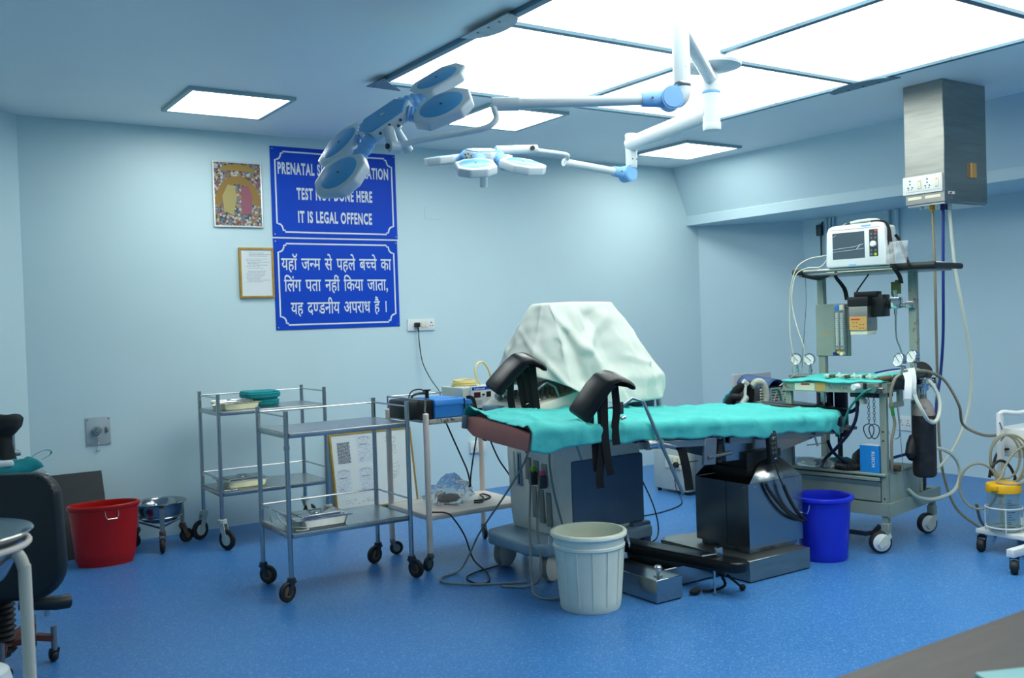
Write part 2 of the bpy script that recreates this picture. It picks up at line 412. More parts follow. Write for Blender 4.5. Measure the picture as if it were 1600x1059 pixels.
# small square lights: row by the back wall, plus an unseen row added to brighten camera-facing sides
MT['tileframe'] = mat('light_frame', '#9fb6bb', .5)
for x0, y0, lab in ((1.505, 5.40, 'square ceiling light above the framed pictures, nearest the left corner'),
                    (3.23, 5.03, 'square ceiling light partly hidden behind the nearer surgical lamp arm'),
                    (5.30, 5.45, 'square ceiling light beside the sloping beam in the far right corner'),
                    (1.505, -.02, 'unseen square fill light added over the near end of the room, left one'), (3.40, -.02, 'unseen square fill light added over the near end of the room, middle one'), (5.30, -.02, 'unseen square fill light added over the near end of the room, right one')):
    t = thing('ceiling_light', lab, 'ceiling light', (x0 + .31, y0 + .31, H - .022), group='small square ceiling lights')
    f = MB(); a, b, c, d = x0, x0 + .62, y0, y0 + .62; z0, z1 = H - .02, H; e = .028
    f.box(a, b, c, c + e, z0, z1).box(a, b, d - e, d, z0, z1).box(a, a + e, c + e, d - e, z0, z1).box(b - e, b, c + e, d - e, z0, z1)
    f.build('frame', 'tileframe', t)
    MB().box(a + e, b - e, c + e, d - e, H - .015, H - .006).build('diffuser', 'tile', t)
# ---------------------------------------------------------------- signs and frames on the back wall
def xz(x, z, y): return Matrix(((1, 0, 0, x), (0, 0, -1, y), (0, 1, 0, z), (0, 0, 0, 1)))     # local xy -> wall x, z facing the room
def border(x0, x1, z0, z1, y, r=.045, wd=.0055):
    """white line with stepped round corners"""
    P = []
    for cx, cz, a0 in ((x0, z1, 0), (x1, z1, -PI / 2), (x1, z0, -PI), (x0, z0, -1.5 * PI)):
        sx = 1 if cx == x0 else -1; sz = 1 if cz == z0 else -1
        q = [(cx, cz + sz * (r + .014)), (cx + sx * .012, cz + sz * (r + .014))] + \
            [(cx + sx * .012 + sx * (r - .012) * math.sin(t) * .95 + sx * 0, cz + sz * (.012) + sz * (r - .0) * math.cos(t)) for t in [PI / 2 * i / 6 for i in range(7)]] + \
            [(cx + sx * (r + .014), cz + sz * .012), (cx + sx * (r + .014), cz)]
        if sx * sz > 0: q = q[::-1]
        P.append(q)
    # order the corners clockwise from upper left
    loop = P[0] + P[1] + P[2] + P[3]
    b = MB(); b.tube([(x, y, z) for x, z in loop], (.0004, wd), n=4, closed=True, flat=(0, 1, 0))
    return b
def sign(name, lab, x0, x1, z0, z1, lines):
    t = thing(name, lab, 'sign', ((x0 + x1) / 2, YB - .004, z0))
    MB().rbox(x0, x1, YB - .007, YB - .0005, z0, z1, .002, 1).build('board', 'sign', t)
    border(x0 + .033, x1 - .033, z0 + .035, z1 - .035, YB - .0079).build('border_line', 'print', t)
    s = MB()
    for x in (x0 + .015, x1 - .015):
        for z in (z0 + .018, z1 - .018): s.cyl((x, YB - .0095, z), (x, YB - .006, z), .005, n=8)
    s.build('screws', 'steel', t)
    for vf, x, z, wd, hh in lines:
        lettering('lettering', vf, t, xz(x, z, YB - .0078), wd, hh)
sign('notice_sign', 'blue sign with three lines of white English capitals on back wall', 2.368, 3.344, 1.99, 2.628,
     [(latin('PRENATAL SEX DETERMINATION', .036), 2.419, 2.438, .862, .112), (latin('TEST NOT DONE HERE', .036), 2.553, 2.262, .59, .112), (latin('IT IS LEGAL OFFENCE', .036), 2.558, 2.098, .577, .112)])
def dwords(ws, width, hh):
    return deva(' '.join(ws))
sign('notice_sign', 'blue sign with three lines of white Hindi script, lower of the two', 2.368, 3.338, 1.332, 1.978,
     [(deva('यहॉ जन<म से पहले बच<चे का'), 2.421, 1.758, .86, .128), (deva('लिंग'.replace('लि', 'िल') + ' पता नहीं ' + 'िकया' + ' जाता,'), 2.436, 1.606, .81, .128), (deva('यह दण<डनीय अपराध है ।'), 2.48, 1.443, .75, .128)])
MB().box(2.365, 3.345, YB - .004, YB - .0005, 1.979, 1.989).build('joint_strip', 'print', bpy.data.objects['notice_sign'])
# bright framed picture: a dense pattern of small coloured shapes, no figures
pm = mat('picture_print', '#8899aa', .3)
def picture_nodes():
    nt = pm.node_tree; N = nt.nodes; L = nt.links; b = N['Principled BSDF']
    g = N.new('ShaderNodeTexCoord'); v = N.new('ShaderNodeTexVoronoi'); v.inputs['Scale'].default_value = 70; v.inputs['Randomness'].default_value = .9
    L.new(g.outputs['Object'], v.inputs['Vector']); s = N.new('ShaderNodeSeparateColor'); L.new(v.outputs['Color'], s.inputs[0])
    r = N.new('ShaderNodeValToRGB'); r.color_ramp.interpolation = 'CONSTANT'; e = r.color_ramp.elements
    cs = ['#aaa595', '#4f6a8c', '#96753a', '#5c4a38', '#8f4a50', '#b5b2ac', '#2f3c52', '#8a7e6c', '#8f6a44', '#5f7672']
    e[0].position = 0; e[0].color = (*lin(cs[0]), 1); e[1].position = .1; e[1].color = (*lin(cs[1]), 1)
    for i in range(2, 10): q = e.new(i / 10); q.color = (*lin(cs[i]), 1)
    L.new(s.outputs[0], r.inputs['Fac']); L.new(r.outputs[0], b.inputs['Base Color'])
picture_nodes(); MT['picture'] = pm
t = thing('framed_picture', 'silver framed colourful picture on wall left of the English sign', 'picture', (2.127, YB - .01, 2.05))
def pframe(x0, x1, z0, z1, e, d, m, par):
    f = MB(); f.box(x0, x1, YB - d, YB - .001, z0, z0 + e).box(x0, x1, YB - d, YB - .001, z1 - e, z1).box(x0, x0 + e, YB - d, YB - .001, z0 + e, z1 - e).box(x1 - e, x1, YB - d, YB - .001, z0 + e, z1 - e)
    return f.build('frame', m, par)
pframe(1.958, 2.297, 2.05, 2.497, .009, .018, 'steel', t)
MB().box(1.967, 2.288, YB - .012, YB - .002, 2.059, 2.488).build('print', 'picture', t)
pr = MB(); pr.prism([(.16 * math.cos(a) * r_, .2 * math.sin(a) * r_) for r_, a in [(1, PI * i / 16) for i in range(17)]] + [(.11 * math.cos(a), .145 * math.sin(a)) for a in [PI - PI * i / 16 for i in range(17)]], 0, .0006, xz(2.128, 2.2, YB - .0125))
pr.build('gold_arch', mat('picture_gold', '#8f6c28', .35), t)
MB().prism([(.125 * math.cos(a), .045 * math.sin(a)) for a in [PI * i / 12 for i in range(13)]], 0, .0006, xz(2.13, 2.435, YB - .0125)).build('gold_dome', mat('picture_gold_light', '#9c7a2e', .35), t)
MB().prism([(-.08, -.1), (-.02, -.13), (.01, -.02), (.0, .07), (-.05, .08), (-.09, .0)], 0, .0006, xz(2.11, 2.26, YB - .0127)).build('yellow_patch', mat('picture_yellow', '#a8975c', .35), t)
MB().prism([(-.03, -.12), (.04, -.12), (.05, .0), (.02, .08), (-.03, .06)], 0, .0006, xz(2.18, 2.26, YB - .0127)).build('pink_patch', mat('picture_pink', '#8f4f5c', .35), t)
t = thing('framed_certificate', 'gilt framed printed certificate on wall beside the Hindi sign', 'picture', (2.242, YB - .012, 1.563))
pframe(2.118, 2.362, 1.563, 1.91, .013, .022, 'gold', t)
MB().box(2.13, 2.35, YB - .014, YB - .002, 1.575, 1.898).build('paper', 'paper', t)
pr = MB()
random.seed(3)
for i in range(20):
    z = 1.872 - i * .0105
    if i in (3, 11): continue
    wd = random.uniform(.08, .16); x0 = 2.16 + random.uniform(0, .02) + (.02 if i < 3 else 0)
    x = x0
    while x < x0 + wd:
        q = random.uniform(.004, .018); pr.box(x, x + q, YB - .0148, YB - .0141, z, z + .0028); x += q + .004
pr.build('printed_lines', 'inkg', t)
# sockets, plates
def plate(name, lab, cat, x0, x1, z0, z1, m='whitep', d=.014):
    t = thing(name, lab, cat, ((x0 + x1) / 2, YB - d / 2, z0))
    MB().rbox(x0, x1, YB - d, YB - .0005, z0, z1, .004, 2).build('plate', m, t); return t
t = plate('wall_socket', 'white wall socket with black plug below the Hindi sign', 'socket', 3.40, 3.636, 1.292, 1.382)
d = YB - .014
MB().rbox(3.515, 3.542, d - .005, d + .001, 1.315, 1.36, .003).build('switch', 'ivory', t)
MB().rbox(3.548, 3.575, d - .005, d + .001, 1.315, 1.36, .003).build('switch', 'ivory', t)
h = MB()
for cx in (3.605,):
    for dx, dz, r in ((0, .016, .0055), (-.01, -.008, .004), (.01, -.008, .004)): h.cyl((cx + dx, d - .0012, 1.337 + dz), (cx + dx, d + .002, 1.337 + dz), r, n=10)
h.build('socket_holes', 'black', t)
p_ = MB(); p_.rbox(3.452, 3.49, d - .04, d, 1.318, 1.356, .008).cyl((3.471, d - .03, 1.322), (3.473, d - .034, 1.295), .006)
p_.build('plug', 'black', t)
tag(MB().tube([(3.473, d - .034, 1.296), (3.478, d - .03, 1.2), (3.49, d - .05, 1.05), (3.50, 6.4, .93), (3.35, 6.0, .86), (3.05, 5.45, .845), (2.86, 5.09, .832), (2.80, 5.0, .83)], .004, 6, sm=6).build('power_cable', 'cable'),
    'thin black cord hanging from wall socket down to the pump trolley', 'cord')
t = plate('gas_outlet', 'grey steel gas outlet plate with chained cap above the red tub', 'outlet', 1.10, 1.248, .64, .82, mat('grey_plate', '#a7b5b9', .45, var=.04), .008)
d = YB - .008
o = MB(); o.cyl((1.165, d, .735), (1.165, d - .03, .735), .029, .026, 20).build('outlet_collar', 'steel', t)
MB().cyl((1.165, d - .03, .735), (1.165, d - .042, .735), .018, .014, 16).build('outlet_cap', 'steelb', t)
MB().rbox(1.216, 1.232, d - .012, d, .722, .755, .003).build('latch', 'steelb', t)
c = MB(); 
for i in range(9): c.torus((1.168 + .0015 * math.sin(i), d - .03 + .003 * i, .712 - i * .0115), (0, 1, 0) if i % 2 else (1, 0, 0), .006, .0014, 8, 5)
c.torus((1.165, d - .008, .607), (0, 1, .3), .009, .0018, 10, 5); c.build('chain', 'steel', t)
s = MB()
for x in (1.112, 1.236):
    for z in (.653, .807): s.cyl((x, d, z), (x, d - .003, z), .005, n=8)
s.build('screws', 'steel', t)
tag(MB().rbox(3.587, 3.741, YB - .004, YB - .0004, 2.153, 2.247, .001, 1).build('wall_cover_plate', 'wall'), 'blank painted cover plate on wall right of the English sign', 'plate')
t = plate('switch_box', 'low white switch box on wall behind the pump trolley', 'socket', 3.915, 4.06, .305, .395, d=.03)
MB().rbox(3.935, 3.97, YB - .035, YB - .029, .33, .372, .003).build('switch', 'ivory', t)
MB().rbox(3.99, 4.025, YB - .035, YB - .029, .33, .372, .003).build('switch', 'ivory', t)
# pipes on the right wall, under the beam
def pipe_run(lab, pts, m='wallr', r=.016):
    return tag(MB().tube(pts, r, 10, sm=4).build('wall_pipe', m), lab, 'pipe', 'pipes under the beam')
# ================================================================ trolleys
def caster(par, x, y, zt, wr, ang, fm_='darkmetal', wm='rubber', hm='darkmetal', trail=None, wt=.024, hub=.55):
    """swivel caster: plate and fork as the part, wheel and hub below it"""
    tr = wr * .55 if trail is None else trail
    c, s = math.cos(ang), math.sin(ang); M = Matrix(((c, -s, 0, x), (s, c, 0, y), (0, 0, 1, 0), (0, 0, 0, 1)))
    f = MB(M); f.cyl((0, 0, zt - .012), (0, 0, zt + .01), wr * .42, n=14)
    f.prism([(-wr * .35, 0), (wr * .35, 0), (tr + wr * .22, -(zt - wr) - wr * .18), (tr - wr * .22, -(zt - wr) - wr * .18)], -wt / 2 - .005, -wt / 2 - .002, Matrix(((1, 0, 0, 0), (0, 0, -1, 0), (0, 1, 0, zt - .004), (0, 0, 0, 1))))
    f.prism([(-wr * .35, 0), (wr * .35, 0), (tr + wr * .22, -(zt - wr) - wr * .18), (tr - wr * .22, -(zt - wr) - wr * .18)], wt / 2 + .002, wt / 2 + .005, Matrix(((1, 0, 0, 0), (0, 0, -1, 0), (0, 1, 0, zt - .004), (0, 0, 0, 1))))
    f.box(-wr * .35, wr * .35, -wt / 2 - .005, wt / 2 + .005, zt - .016, zt - .004)
    o = f.build('caster', fm_, par)
    w_ = MB(M); Mw = Matrix.Translation((tr, 0, wr)) @ Matrix.Rotation(PI / 2, 4, 'X'); t = wt / 2
    w_.lathe([(wr * .3, -t * .8), (wr * .85, -t), (wr * .97, -t * .6), (wr, 0), (wr * .97, t * .6), (wr * .85, t), (wr * .3, t * .8)], n=24, M=Mw); w_.build('wheel', wm, o)
    h_ = MB(M); h_.lathe([(0, -t * 1.12), (wr * hub, -t * 1.04), (wr * hub, t * 1.04), (0, t * 1.12)], n=20, M=Mw); h_.build('wheel_hub', hm, o)
    return o
def steel_trolley(lab, x0, x1, y0, y1, zb, zt, shelves, rails, cas):
    t = thing('instrument_trolley', lab, 'trolley', ((x0 + x1) / 2, (y0 + y1) / 2, 0), group='stainless steel two shelf trolleys')
    for x in (x0, x1):
        for y in (y0, y1):
            MB().cyl((x, y, zb), (x, y, zt), .0125, n=14).cyl((x, y, zt), (x, y, zt + .003), .0135, n=14).build('post', 'steel', t)
    for z in shelves:
        s = MB(); s.rbox(x0 - .006, x1 + .006, y0 - .006, y1 + .006, z - .004, z, .0015, 1)
        for a, b, c, d in ((x0 + .013, x1 - .013, y0 - .008, y0 + .006), (x0 + .013, x1 - .013, y1 - .006, y1 + .008), (x0 - .008, x0 + .006, y0 + .013, y1 - .013), (x1 - .006, x1 + .008, y0 + .013, y1 - .013)):
            s.rbox(a, b, c, d, z - .026, z, .004, 2)
        s.build('shelf', 'steels', t)
    for z in rails:
        for a, b in (((x0, y1), (x1, y1)), ((x0, y0), (x0, y1)), ((x1, y0), (x1, y1))):
            MB().cyl((*a, z), (*b, z), .005, n=8).build('guard_rail', 'steel', t)
    for x, y, an in zip((x0, x1, x0, x1), (y0, y0, y1, y1), cas['ang']): caster(t, x, y, zb, cas['r'], an, *cas['m'])
    return t
FT = steel_trolley('empty stainless trolley on black wheels, in front of the other trolleys', 1.677, 2.345, 4.56, 4.97, .105, .934, (.828, .331), (.911, .42),
                   dict(r=.05, ang=(3.5, -1.2, -.9, 3.4), m=('darkmetal', 'rubber', 'rust')))
MB().cyl((1.677, 4.56, .745), (1.677, 4.56, .765), .0155, n=14).build('post_joint', 'steel', FT)
BT = steel_trolley('stainless trolley on white wheel forks against back wall, holding trays and cloths', 1.745, 2.437, 5.9, 6.3, .175, .952, (.846, .349), (.93, .432),
                   dict(r=.064, ang=(-1.1, .5, 3.6, .4), m=('oldwhite', 'rubber', 'oldwhite')))
# ---- white pump trolley
x0, x1, y0, y1 = 2.49, 3.12, 4.62, 5.08
WT = thing('pump_trolley', 'cream tubular trolley carrying the blue pump and grey insufflator', 'trolley', ((x0 + x1) / 2, (y0 + y1) / 2, 0))
for x in (x0, x1):
    for y in (y0, y1):
        MB().cyl((x, y, .075), (x, y, .853), .0165, n=16).sph((x, y, .853), (.0165, .0165, .006), 16, 4).build('leg', 'cream', WT)
sh = MB(); sh.rbox(x0 + .005, x1 - .005, y0 - .01, y1 + .01, .8, .82, .004); sh.build('top_shelf', 'steels', WT)
MB().rbox(x0 + .012, x1 - .012, y0 - .018, y0 - .008, .795, .822, .003).build('shelf_edge', mat('peeling_edge', '#b9b6a8', .6, vs_=30, col2='#5c4a38', thr=(.5, .6)), WT)
MB().rbox(x0 - .01, x1 + .01, y0 - .012, y1 + .012, .272, .3, .004).build('bottom_shelf', 'cream', WT)
rl = MB()
for z, ya, yb in ((.928, y0, y1),):
    rl.tube([(x0, ya, .855), (x0 - .004, ya, .88), (x0, ya, .9), (x0, ya, .928), (x0, yb, .928), (x0, yb, .9), (x0 + .004, yb, .88), (x0, yb, .855)], .0055, 8)
    rl.tube([(x0, yb, .928), (x1, yb, .928), (x1, yb, .855)], .0055, 8)
rl.build('guard_rail', 'steel', WT)
for x, y, an in ((x0, y0, 3.6), (x1, y0, 4), (x0, y1, -.3), (x1, y1, 4.4)): caster(WT, x, y, .085, .04, an, 'steelb', 'rubber', 'steelb', wt=.022)
# ---- trays, cloths, string
def tray(lab, x0, x1, y0, y1, z, h, lid, m='steels', grp='steel instrument trays'):
    t = thing('instrument_tray', lab, 'tray', ((x0 + x1) / 2, (y0 + y1) / 2, z), group=grp)
    b = bmesh.new(); e = .018
    def ring(i, zz, r=.02):
        P = []
        for cx, cy, a in ((x1 - i, y1 - i, 0), (x0 + i, y1 - i, PI / 2), (x0 + i, y0 + i, PI), (x1 - i, y0 + i, 1.5 * PI)):
            sx = 1 if cx > (x0 + x1) / 2 else -1; sy = 1 if cy > (y0 + y1) / 2 else -1
            for q in range(5):
                th = a + PI / 8 * q; P.append(b.verts.new((cx - sx * r + r * math.cos(th), cy - sy * r + r * math.sin(th), zz)))
        return P
    R = [ring(.02, z), ring(.008, z + h), ring(0, z + h), ring(0, z + h - .004), ring(.004, z + h - .004)] if False else [ring(.022, z + .001), ring(.012, z + h * .9), ring(0, z + h), ring(.0, z + h + .002), ring(.014, z + h), ring(.024, z + .004)]
    for A, B in zip(R, R[1:]):
        for i in range(len(A)): b.faces.new((A[i], A[(i + 1) % len(A)], B[(i + 1) % len(A)], B[i]))
    b.faces.new(R[0][::-1]); b.faces.new(R[-1]); MB().bm(b).build('pan', m, t)
    if lid:
        l = MB(); l.rbox(x0 - .003, x1 + .003, y0 - .003, y1 + .003, z + h + .0005, z + h + .006, .003)
        l.prism([(x0 + .045, y0 + .04), (x1 - .045, y0 + .04), (x1 - .045, y1 - .04), (x0 + .045, y1 - .04)], z + h + .003, z + h + .012, r=.003)
        lo = l.build('lid', 'mirror', t); cx, cy = (x0 + x1) / 2, (y0 + y1) / 2; zz = z + h + .012
        MB().tube([(cx - .03, cy, zz), (cx - .028, cy, zz + .014), (cx + .028, cy, zz + .014), (cx + .03, cy, zz)], .003, 6).sph((cx, cy, zz), (.022, .014, .006)).build('lid_handle', 'steel', lo)
        MB().tube([(x0 + .03, y0 + .03, zz - .004), (x0 + .05, y0 + .03, zz + .006), (x1 - .05, y0 + .03, zz + .006), (x1 - .03, y0 + .03, zz - .004)], .003, 6).build('lid_bar', 'steel', lo)
    return t
MT['warmsteel'] = mat('warm_steel_pan', '#d8d4b4', .35, .75, var=.06)
tray('covered steel instrument tray on lower shelf of the front trolley', 1.735, 2.03, 4.60, 4.86, .3315, .042, True)
tray('covered instrument tray on lower shelf of the trolley against wall', 1.795, 2.09, 5.985, 6.25, .3495, .04, True, 'warmsteel')
t = tray('open tray of steel instruments on upper shelf of wall trolley', 1.775, 2.04, 5.94, 6.22, .8465, .04, False, 'warmsteel')
random.seed(5)
for i in range(14):
    x, y = random.uniform(1.83, 1.98), random.uniform(6.0, 6.17); a = random.uniform(-.5, .5); L = random.uniform(.05, .08); z = .868 + .0025 * i
    c, s = math.cos(a), math.sin(a)
    k = MB(); k.cyl((x - L * c, y - L * s, z), (x + L * .6 * c, y + L * .6 * s, z), .0028, n=6).cyl((x - L * c, y - L * s, z), (x + L * .6 * c - .012 * s, y + L * .6 * s + .012 * c, z + .003), .0028, n=6)
    k.torus((x + L * .7 * c, y + L * .7 * s, z), (0, 0, 1), .009, .002, 10, 5).torus((x + L * .7 * c - .018 * s, y + L * .7 * s + .018 * c, z + .003), (0, 0, 1), .009, .002, 10, 5)
    tag(k.build('surgical_clamp', 'chrome'), 'steel clamp lying in open tray on the wall trolley', 'clamp', 'clamps in the open tray')
k = MB()
for i in range(4): k.torus((1.785 + .02 * i, 5.935 + .012 * (i % 2), .353), (0, 0, 1), .012, .0022, 12, 5)
k.cyl((1.79, 5.94, .353), (1.86, 5.97, .353), .0025, n=6); k.cyl((1.81, 5.94, .353), (1.87, 5.96, .353), .0025, n=6)
tag(k.build('surgical_scissors', 'chrome'), 'steel scissors lying in front of covered tray on wall trolley', 'scissors')
def folded(lab, x0, x1, y0, y1, z0, z1, seed):
    cx, cy = (x0 + x1) / 2, (y0 + y1) / 2
    def body(u, v):
        a = 2 * PI * u; ph = PI * (v - .5); e = .3
        sp = lambda q, k: math.copysign(abs(q) ** k, q)
        x = cx + (x1 - x0) / 2 * sp(math.cos(a), e) * sp(math.cos(ph), .16); y = cy + (y1 - y0) / 2 * sp(math.sin(a), e) * sp(math.cos(ph), .16)
        z = (z0 + z1) / 2 + (z1 - z0) / 2 * sp(math.sin(ph), .75)
        ripple = .004 * math.sin((z - z0) * 380 + seed) * sp(math.cos(ph), .5) + .006 * nz(x * 22, y * 22, z * 30 + seed)
        return (x + ripple * math.cos(a), y + ripple * math.sin(a), max(z0, z + .004 * nz(x * 14, y * 14, seed)))
    return tag(MB().grid(body, 40, 16, True).build('folded_cloth', 'teald', ang=70), lab, 'cloth', 'folded green cloths')
folded('folded dark green cloth on wall trolley, lower of the pair', 2.05, 2.20, 6.06, 6.26, .8465, .896, 1)
folded('folded dark green cloth on wall trolley, upper one with loose ties', 1.985, 2.205, 6.05, 6.27, .893, .945, 2)
k = MB(); k.tube([(1.665, 4.8, .425), (1.66, 4.78, .39), (1.67, 4.77, .36)], [.004, .008, .012], 6, sm=3)
k.tube([(1.675, 4.75, .42), (1.69, 4.71, .37), (1.72, 4.66, .345), (1.75, 4.63, .342), (1.79, 4.6, .336), (1.76, 4.57, .336), (1.72, 4.585, .336)], .004, 6, sm=5)
tag(k.build('bandage_tie', 'sheet'), 'white bandage tied round lower rail of the front trolley', 'bandage')
# ---- pump on the white trolley
t = thing('blue_pump', 'blue and black suction pump with plunger on the cream trolley', 'pump', (2.62, 4.75, .8205))
z = .8205
MB().rbox(2.40 + .02, 2.575, 4.68, 4.93, z, .925, .012).build('end_housing', 'black', t)
b = MB(); b.prism([(0, 0), (0, .062), (-.008, .07), (.0, .1), (.012, .104), (.24, .104), (.25, .094), (.25, 0)], 0, .19, Matrix(((0, 0, 1, 2.575), (1, 0, 0, 4.67), (0, 1, 0, z), (0, 0, 0, 1))), r=.004)
b.build('body', 'bluedev', t)
MB().rbox(2.766, 2.83, 4.675, 4.92, z, .912, .012).build('end_cap', 'bluedev', t)
MB().box(2.762, 2.768, 4.662, 4.93, z, .92).build('joint', 'black', t)
MB().rbox(2.785, 2.825, 4.664, 4.676, .868, .885, .003).rbox(2.785, 2.825, 4.664, 4.676, .845, .858, .003).build('label_plate', 'dgrey', t)
MB().cyl((2.60, 4.80, .92), (2.60, 4.80, .966), .011, n=14).cyl((2.60, 4.80, .966), (2.60, 4.80, .973), .022, n=16).build('plunger', 'black', t)
MB().tube([(2.50, 4.8, .92), (2.51, 4.8, .945), (2.56, 4.8, .955), (2.60, 4.8, .95)], .007, 8, sm=5).tube([(2.50, 4.84, .92), (2.53, 4.85, .965), (2.6, 4.86, .97), (2.63, 4.86, .925)], .004, 8, sm=5).build('hose', 'black', t)
k = MB(); random.seed(8); x = 2.62
while x < 2.735:
    q = random.uniform(.004, .009); k.box(x, x + q, 4.685, 4.697, .9243, .9252); x += q + .003
k.build('print', 'ink', t)
tag(MB().tube([(2.855, 4.69, .823), (2.845, 4.685, .86), (2.83, 4.68, .905), (2.815, 4.685, .918), (2.80, 4.7, .916)], (.004, .012), n=4, sm=4, flat=(0, 1, 0)).build('rubber_strap', 'rubber'), 'black rubber strap propped against right end of the blue pump', 'strap')
t = thing('insufflator', 'grey box insufflator with red display and blue name strip', 'medical device', (2.97, 4.95, .8205))
MB().rbox(2.835, 3.09, 4.80, 5.05, .842, .966, .006).build('case', 'oldwhite', t)
MB().rbox(2.885, 3.095, 4.79, 4.802, .842, .972, .003).build('front_panel', 'paper', t)
MB().box(2.892, 3.02, 4.788, 4.7905, .948, .966).build('name_strip', 'sign', t)
lettering('print', latin('Labinsuf', .03), t, xz(2.908, .951, 4.7875), .07, .016)
MB().box(2.905, 2.948, 4.787, 4.7905, .905, .936).build('bezel', 'black', t); MB().box(2.91, 2.943, 4.786, 4.788, .91, .931).build('display', mat('dark_red_display', '#5a1c20', .2), t)
MB().box(2.99, 3.02, 4.787, 4.7905, .905, .936).build('bezel', 'black', t)
MB().cyl((2.967, 4.79, .92), (2.967, 4.78, .92), .006, n=12).build('knob', 'black', t)
s = MB()
for i in range(5): s.box(2.912, 2.96, 4.7885, 4.7905, .888 - i * .006, .889 - i * .006).box(2.99, 3.05, 4.7885, 4.7905, .885 - i * .007, .886 - i * .007)
s.build('small_print', 'inkg', t)
MB().box(2.86, 3.09, 4.815, 4.83, .8205, .842).box(2.86, 3.09, 5.02, 5.035, .8205, .842).build('feet', 'black', t)
k = MB()
for i in range(7):
    k.torus((2.93 + .004 * math.sin(i * 2), 4.94 + .004 * math.cos(i * 3), .9725 + .0045 * i), (.04 * math.sin(i), .05 * math.cos(i * 1.7), 1), .072 - .002 * i, .0048, 28, 6)
tag(k.build('tubing_coil', 'yellowt'), 'coil of pale yellow tubing lying on the grey insufflator', 'tubing')
tag(MB().tube([(3.02, 4.9, .9705), (3.0, 4.9, 1.0), (2.99, 4.91, 1.05), (3.02, 4.93, 1.095), (3.08, 4.96, 1.10), (3.13, 4.98, 1.05), (3.16, 5.0, .97), (3.17, 5.02, .84)], .006, 8, sm=6).build('tubing_loop', 'yellowt'), 'upright loop of pale yellow tubing behind the grey insufflator', 'tubing')
# crumpled polythene bag on the lower shelf
def bagf(u, v):
    a = 2 * PI * u; ph = PI * (v - .5); cp = max(0, math.cos(ph)) ** .7
    x, y, z = .14 * math.cos(a) * cp, .1 * math.sin(a) * cp, .055 * math.sin(ph)
    k = 1 + .35 * nz(x * 18 + 3, y * 18, z * 25) + .2 * nz(x * 45, y * 45, z * 50)
    zz = z * k * (1.0 + .6 * math.exp(-((x - .03) / .07) ** 2)) + .05
    return (2.755 + x * k, 4.87 + y * k, .3005 + max(0, zz + .01 * (x > 0)))
tag(MB().grid(bagf, 48, 26, True).build('polythene_bag', 'bag', ang=20), 'crumpled clear polythene bag on lower shelf of the cream trolley', 'bag')
k = MB(); k.sph((2.75, 4.87, .328), (.07, .05, .026)); tag(k.build('wrapped_bundle', mat('reddish_grey_bundle', '#8a7472', .8)), 'dark bundle inside the crumpled clear polythene bag', 'bundle')
# cables of the pump trolley
def cable(name, lab, pts, m='cable', r=.0045, sm=6, cat='cable', grp=None):
    return tag(MB().tube(pts, r, 6, sm=sm).build(name, m), lab, cat, grp)
cable('power_cable', 'black cable forming the left side of a V under pump shelf', [(2.66, 4.7, .79), (2.70, 4.7, .7), (2.76, 4.71, .58), (2.80, 4.72, .5), (2.815, 4.72, .43), (2.82, 4.74, .4)])
cable('power_cable', 'black cable forming the right side of a V under pump shelf', [(2.87, 4.7, .79), (2.855, 4.7, .68), (2.835, 4.71, .56), (2.822, 4.72, .46), (2.83, 4.74, .4)])
cable('power_cable', 'black cable with short loop close under the pump shelf', [(2.86, 4.66, .79), (2.855, 4.66, .72), (2.885, 4.66, .67), (2.93, 4.66, .685), (2.96, 4.66, .74), (2.96, 4.68, .79)])
cable('power_cable', 'long black cable falling from pump shelf to coils on floor', [(2.85, 4.6, .79), (2.88, 4.59, .68), (2.93, 4.58, .56), (3.0, 4.57, .45), (3.02, 4.57, .35), (3.01, 4.56, .2), (2.985, 4.54, .06), (2.93, 4.5, .006), (2.80, 4.44, .006), (2.64, 4.4, .006), (2.55, 4.34, .006), (2.53, 4.22, .006), (2.60, 4.2, .006), (2.68, 4.35, .012), (2.69, 4.5, .05), (2.68, 4.57, .17), (2.62, 4.58, .27), (2.58, 4.59, .306), (2.53, 4.66, .306)])
cable('power_cable', 'short black cable looped on lower shelf beside polythene bag', [(2.85, 4.74, .306), (2.9, 4.73, .306), (2.95, 4.8, .315), (2.99, 4.9, .312), (3.04, 4.93, .306), (3.02, 4.83, .306), (2.95, 4.78, .306), (2.88, 4.79, .306)], r=.005)
k = MB(); k.rbox(3.08, 3.11, 4.595, 4.612, .60, .665, .006); tag(k.build('cable_plug', 'black'), 'black plug hanging by the right leg of the cream trolley', 'plug')
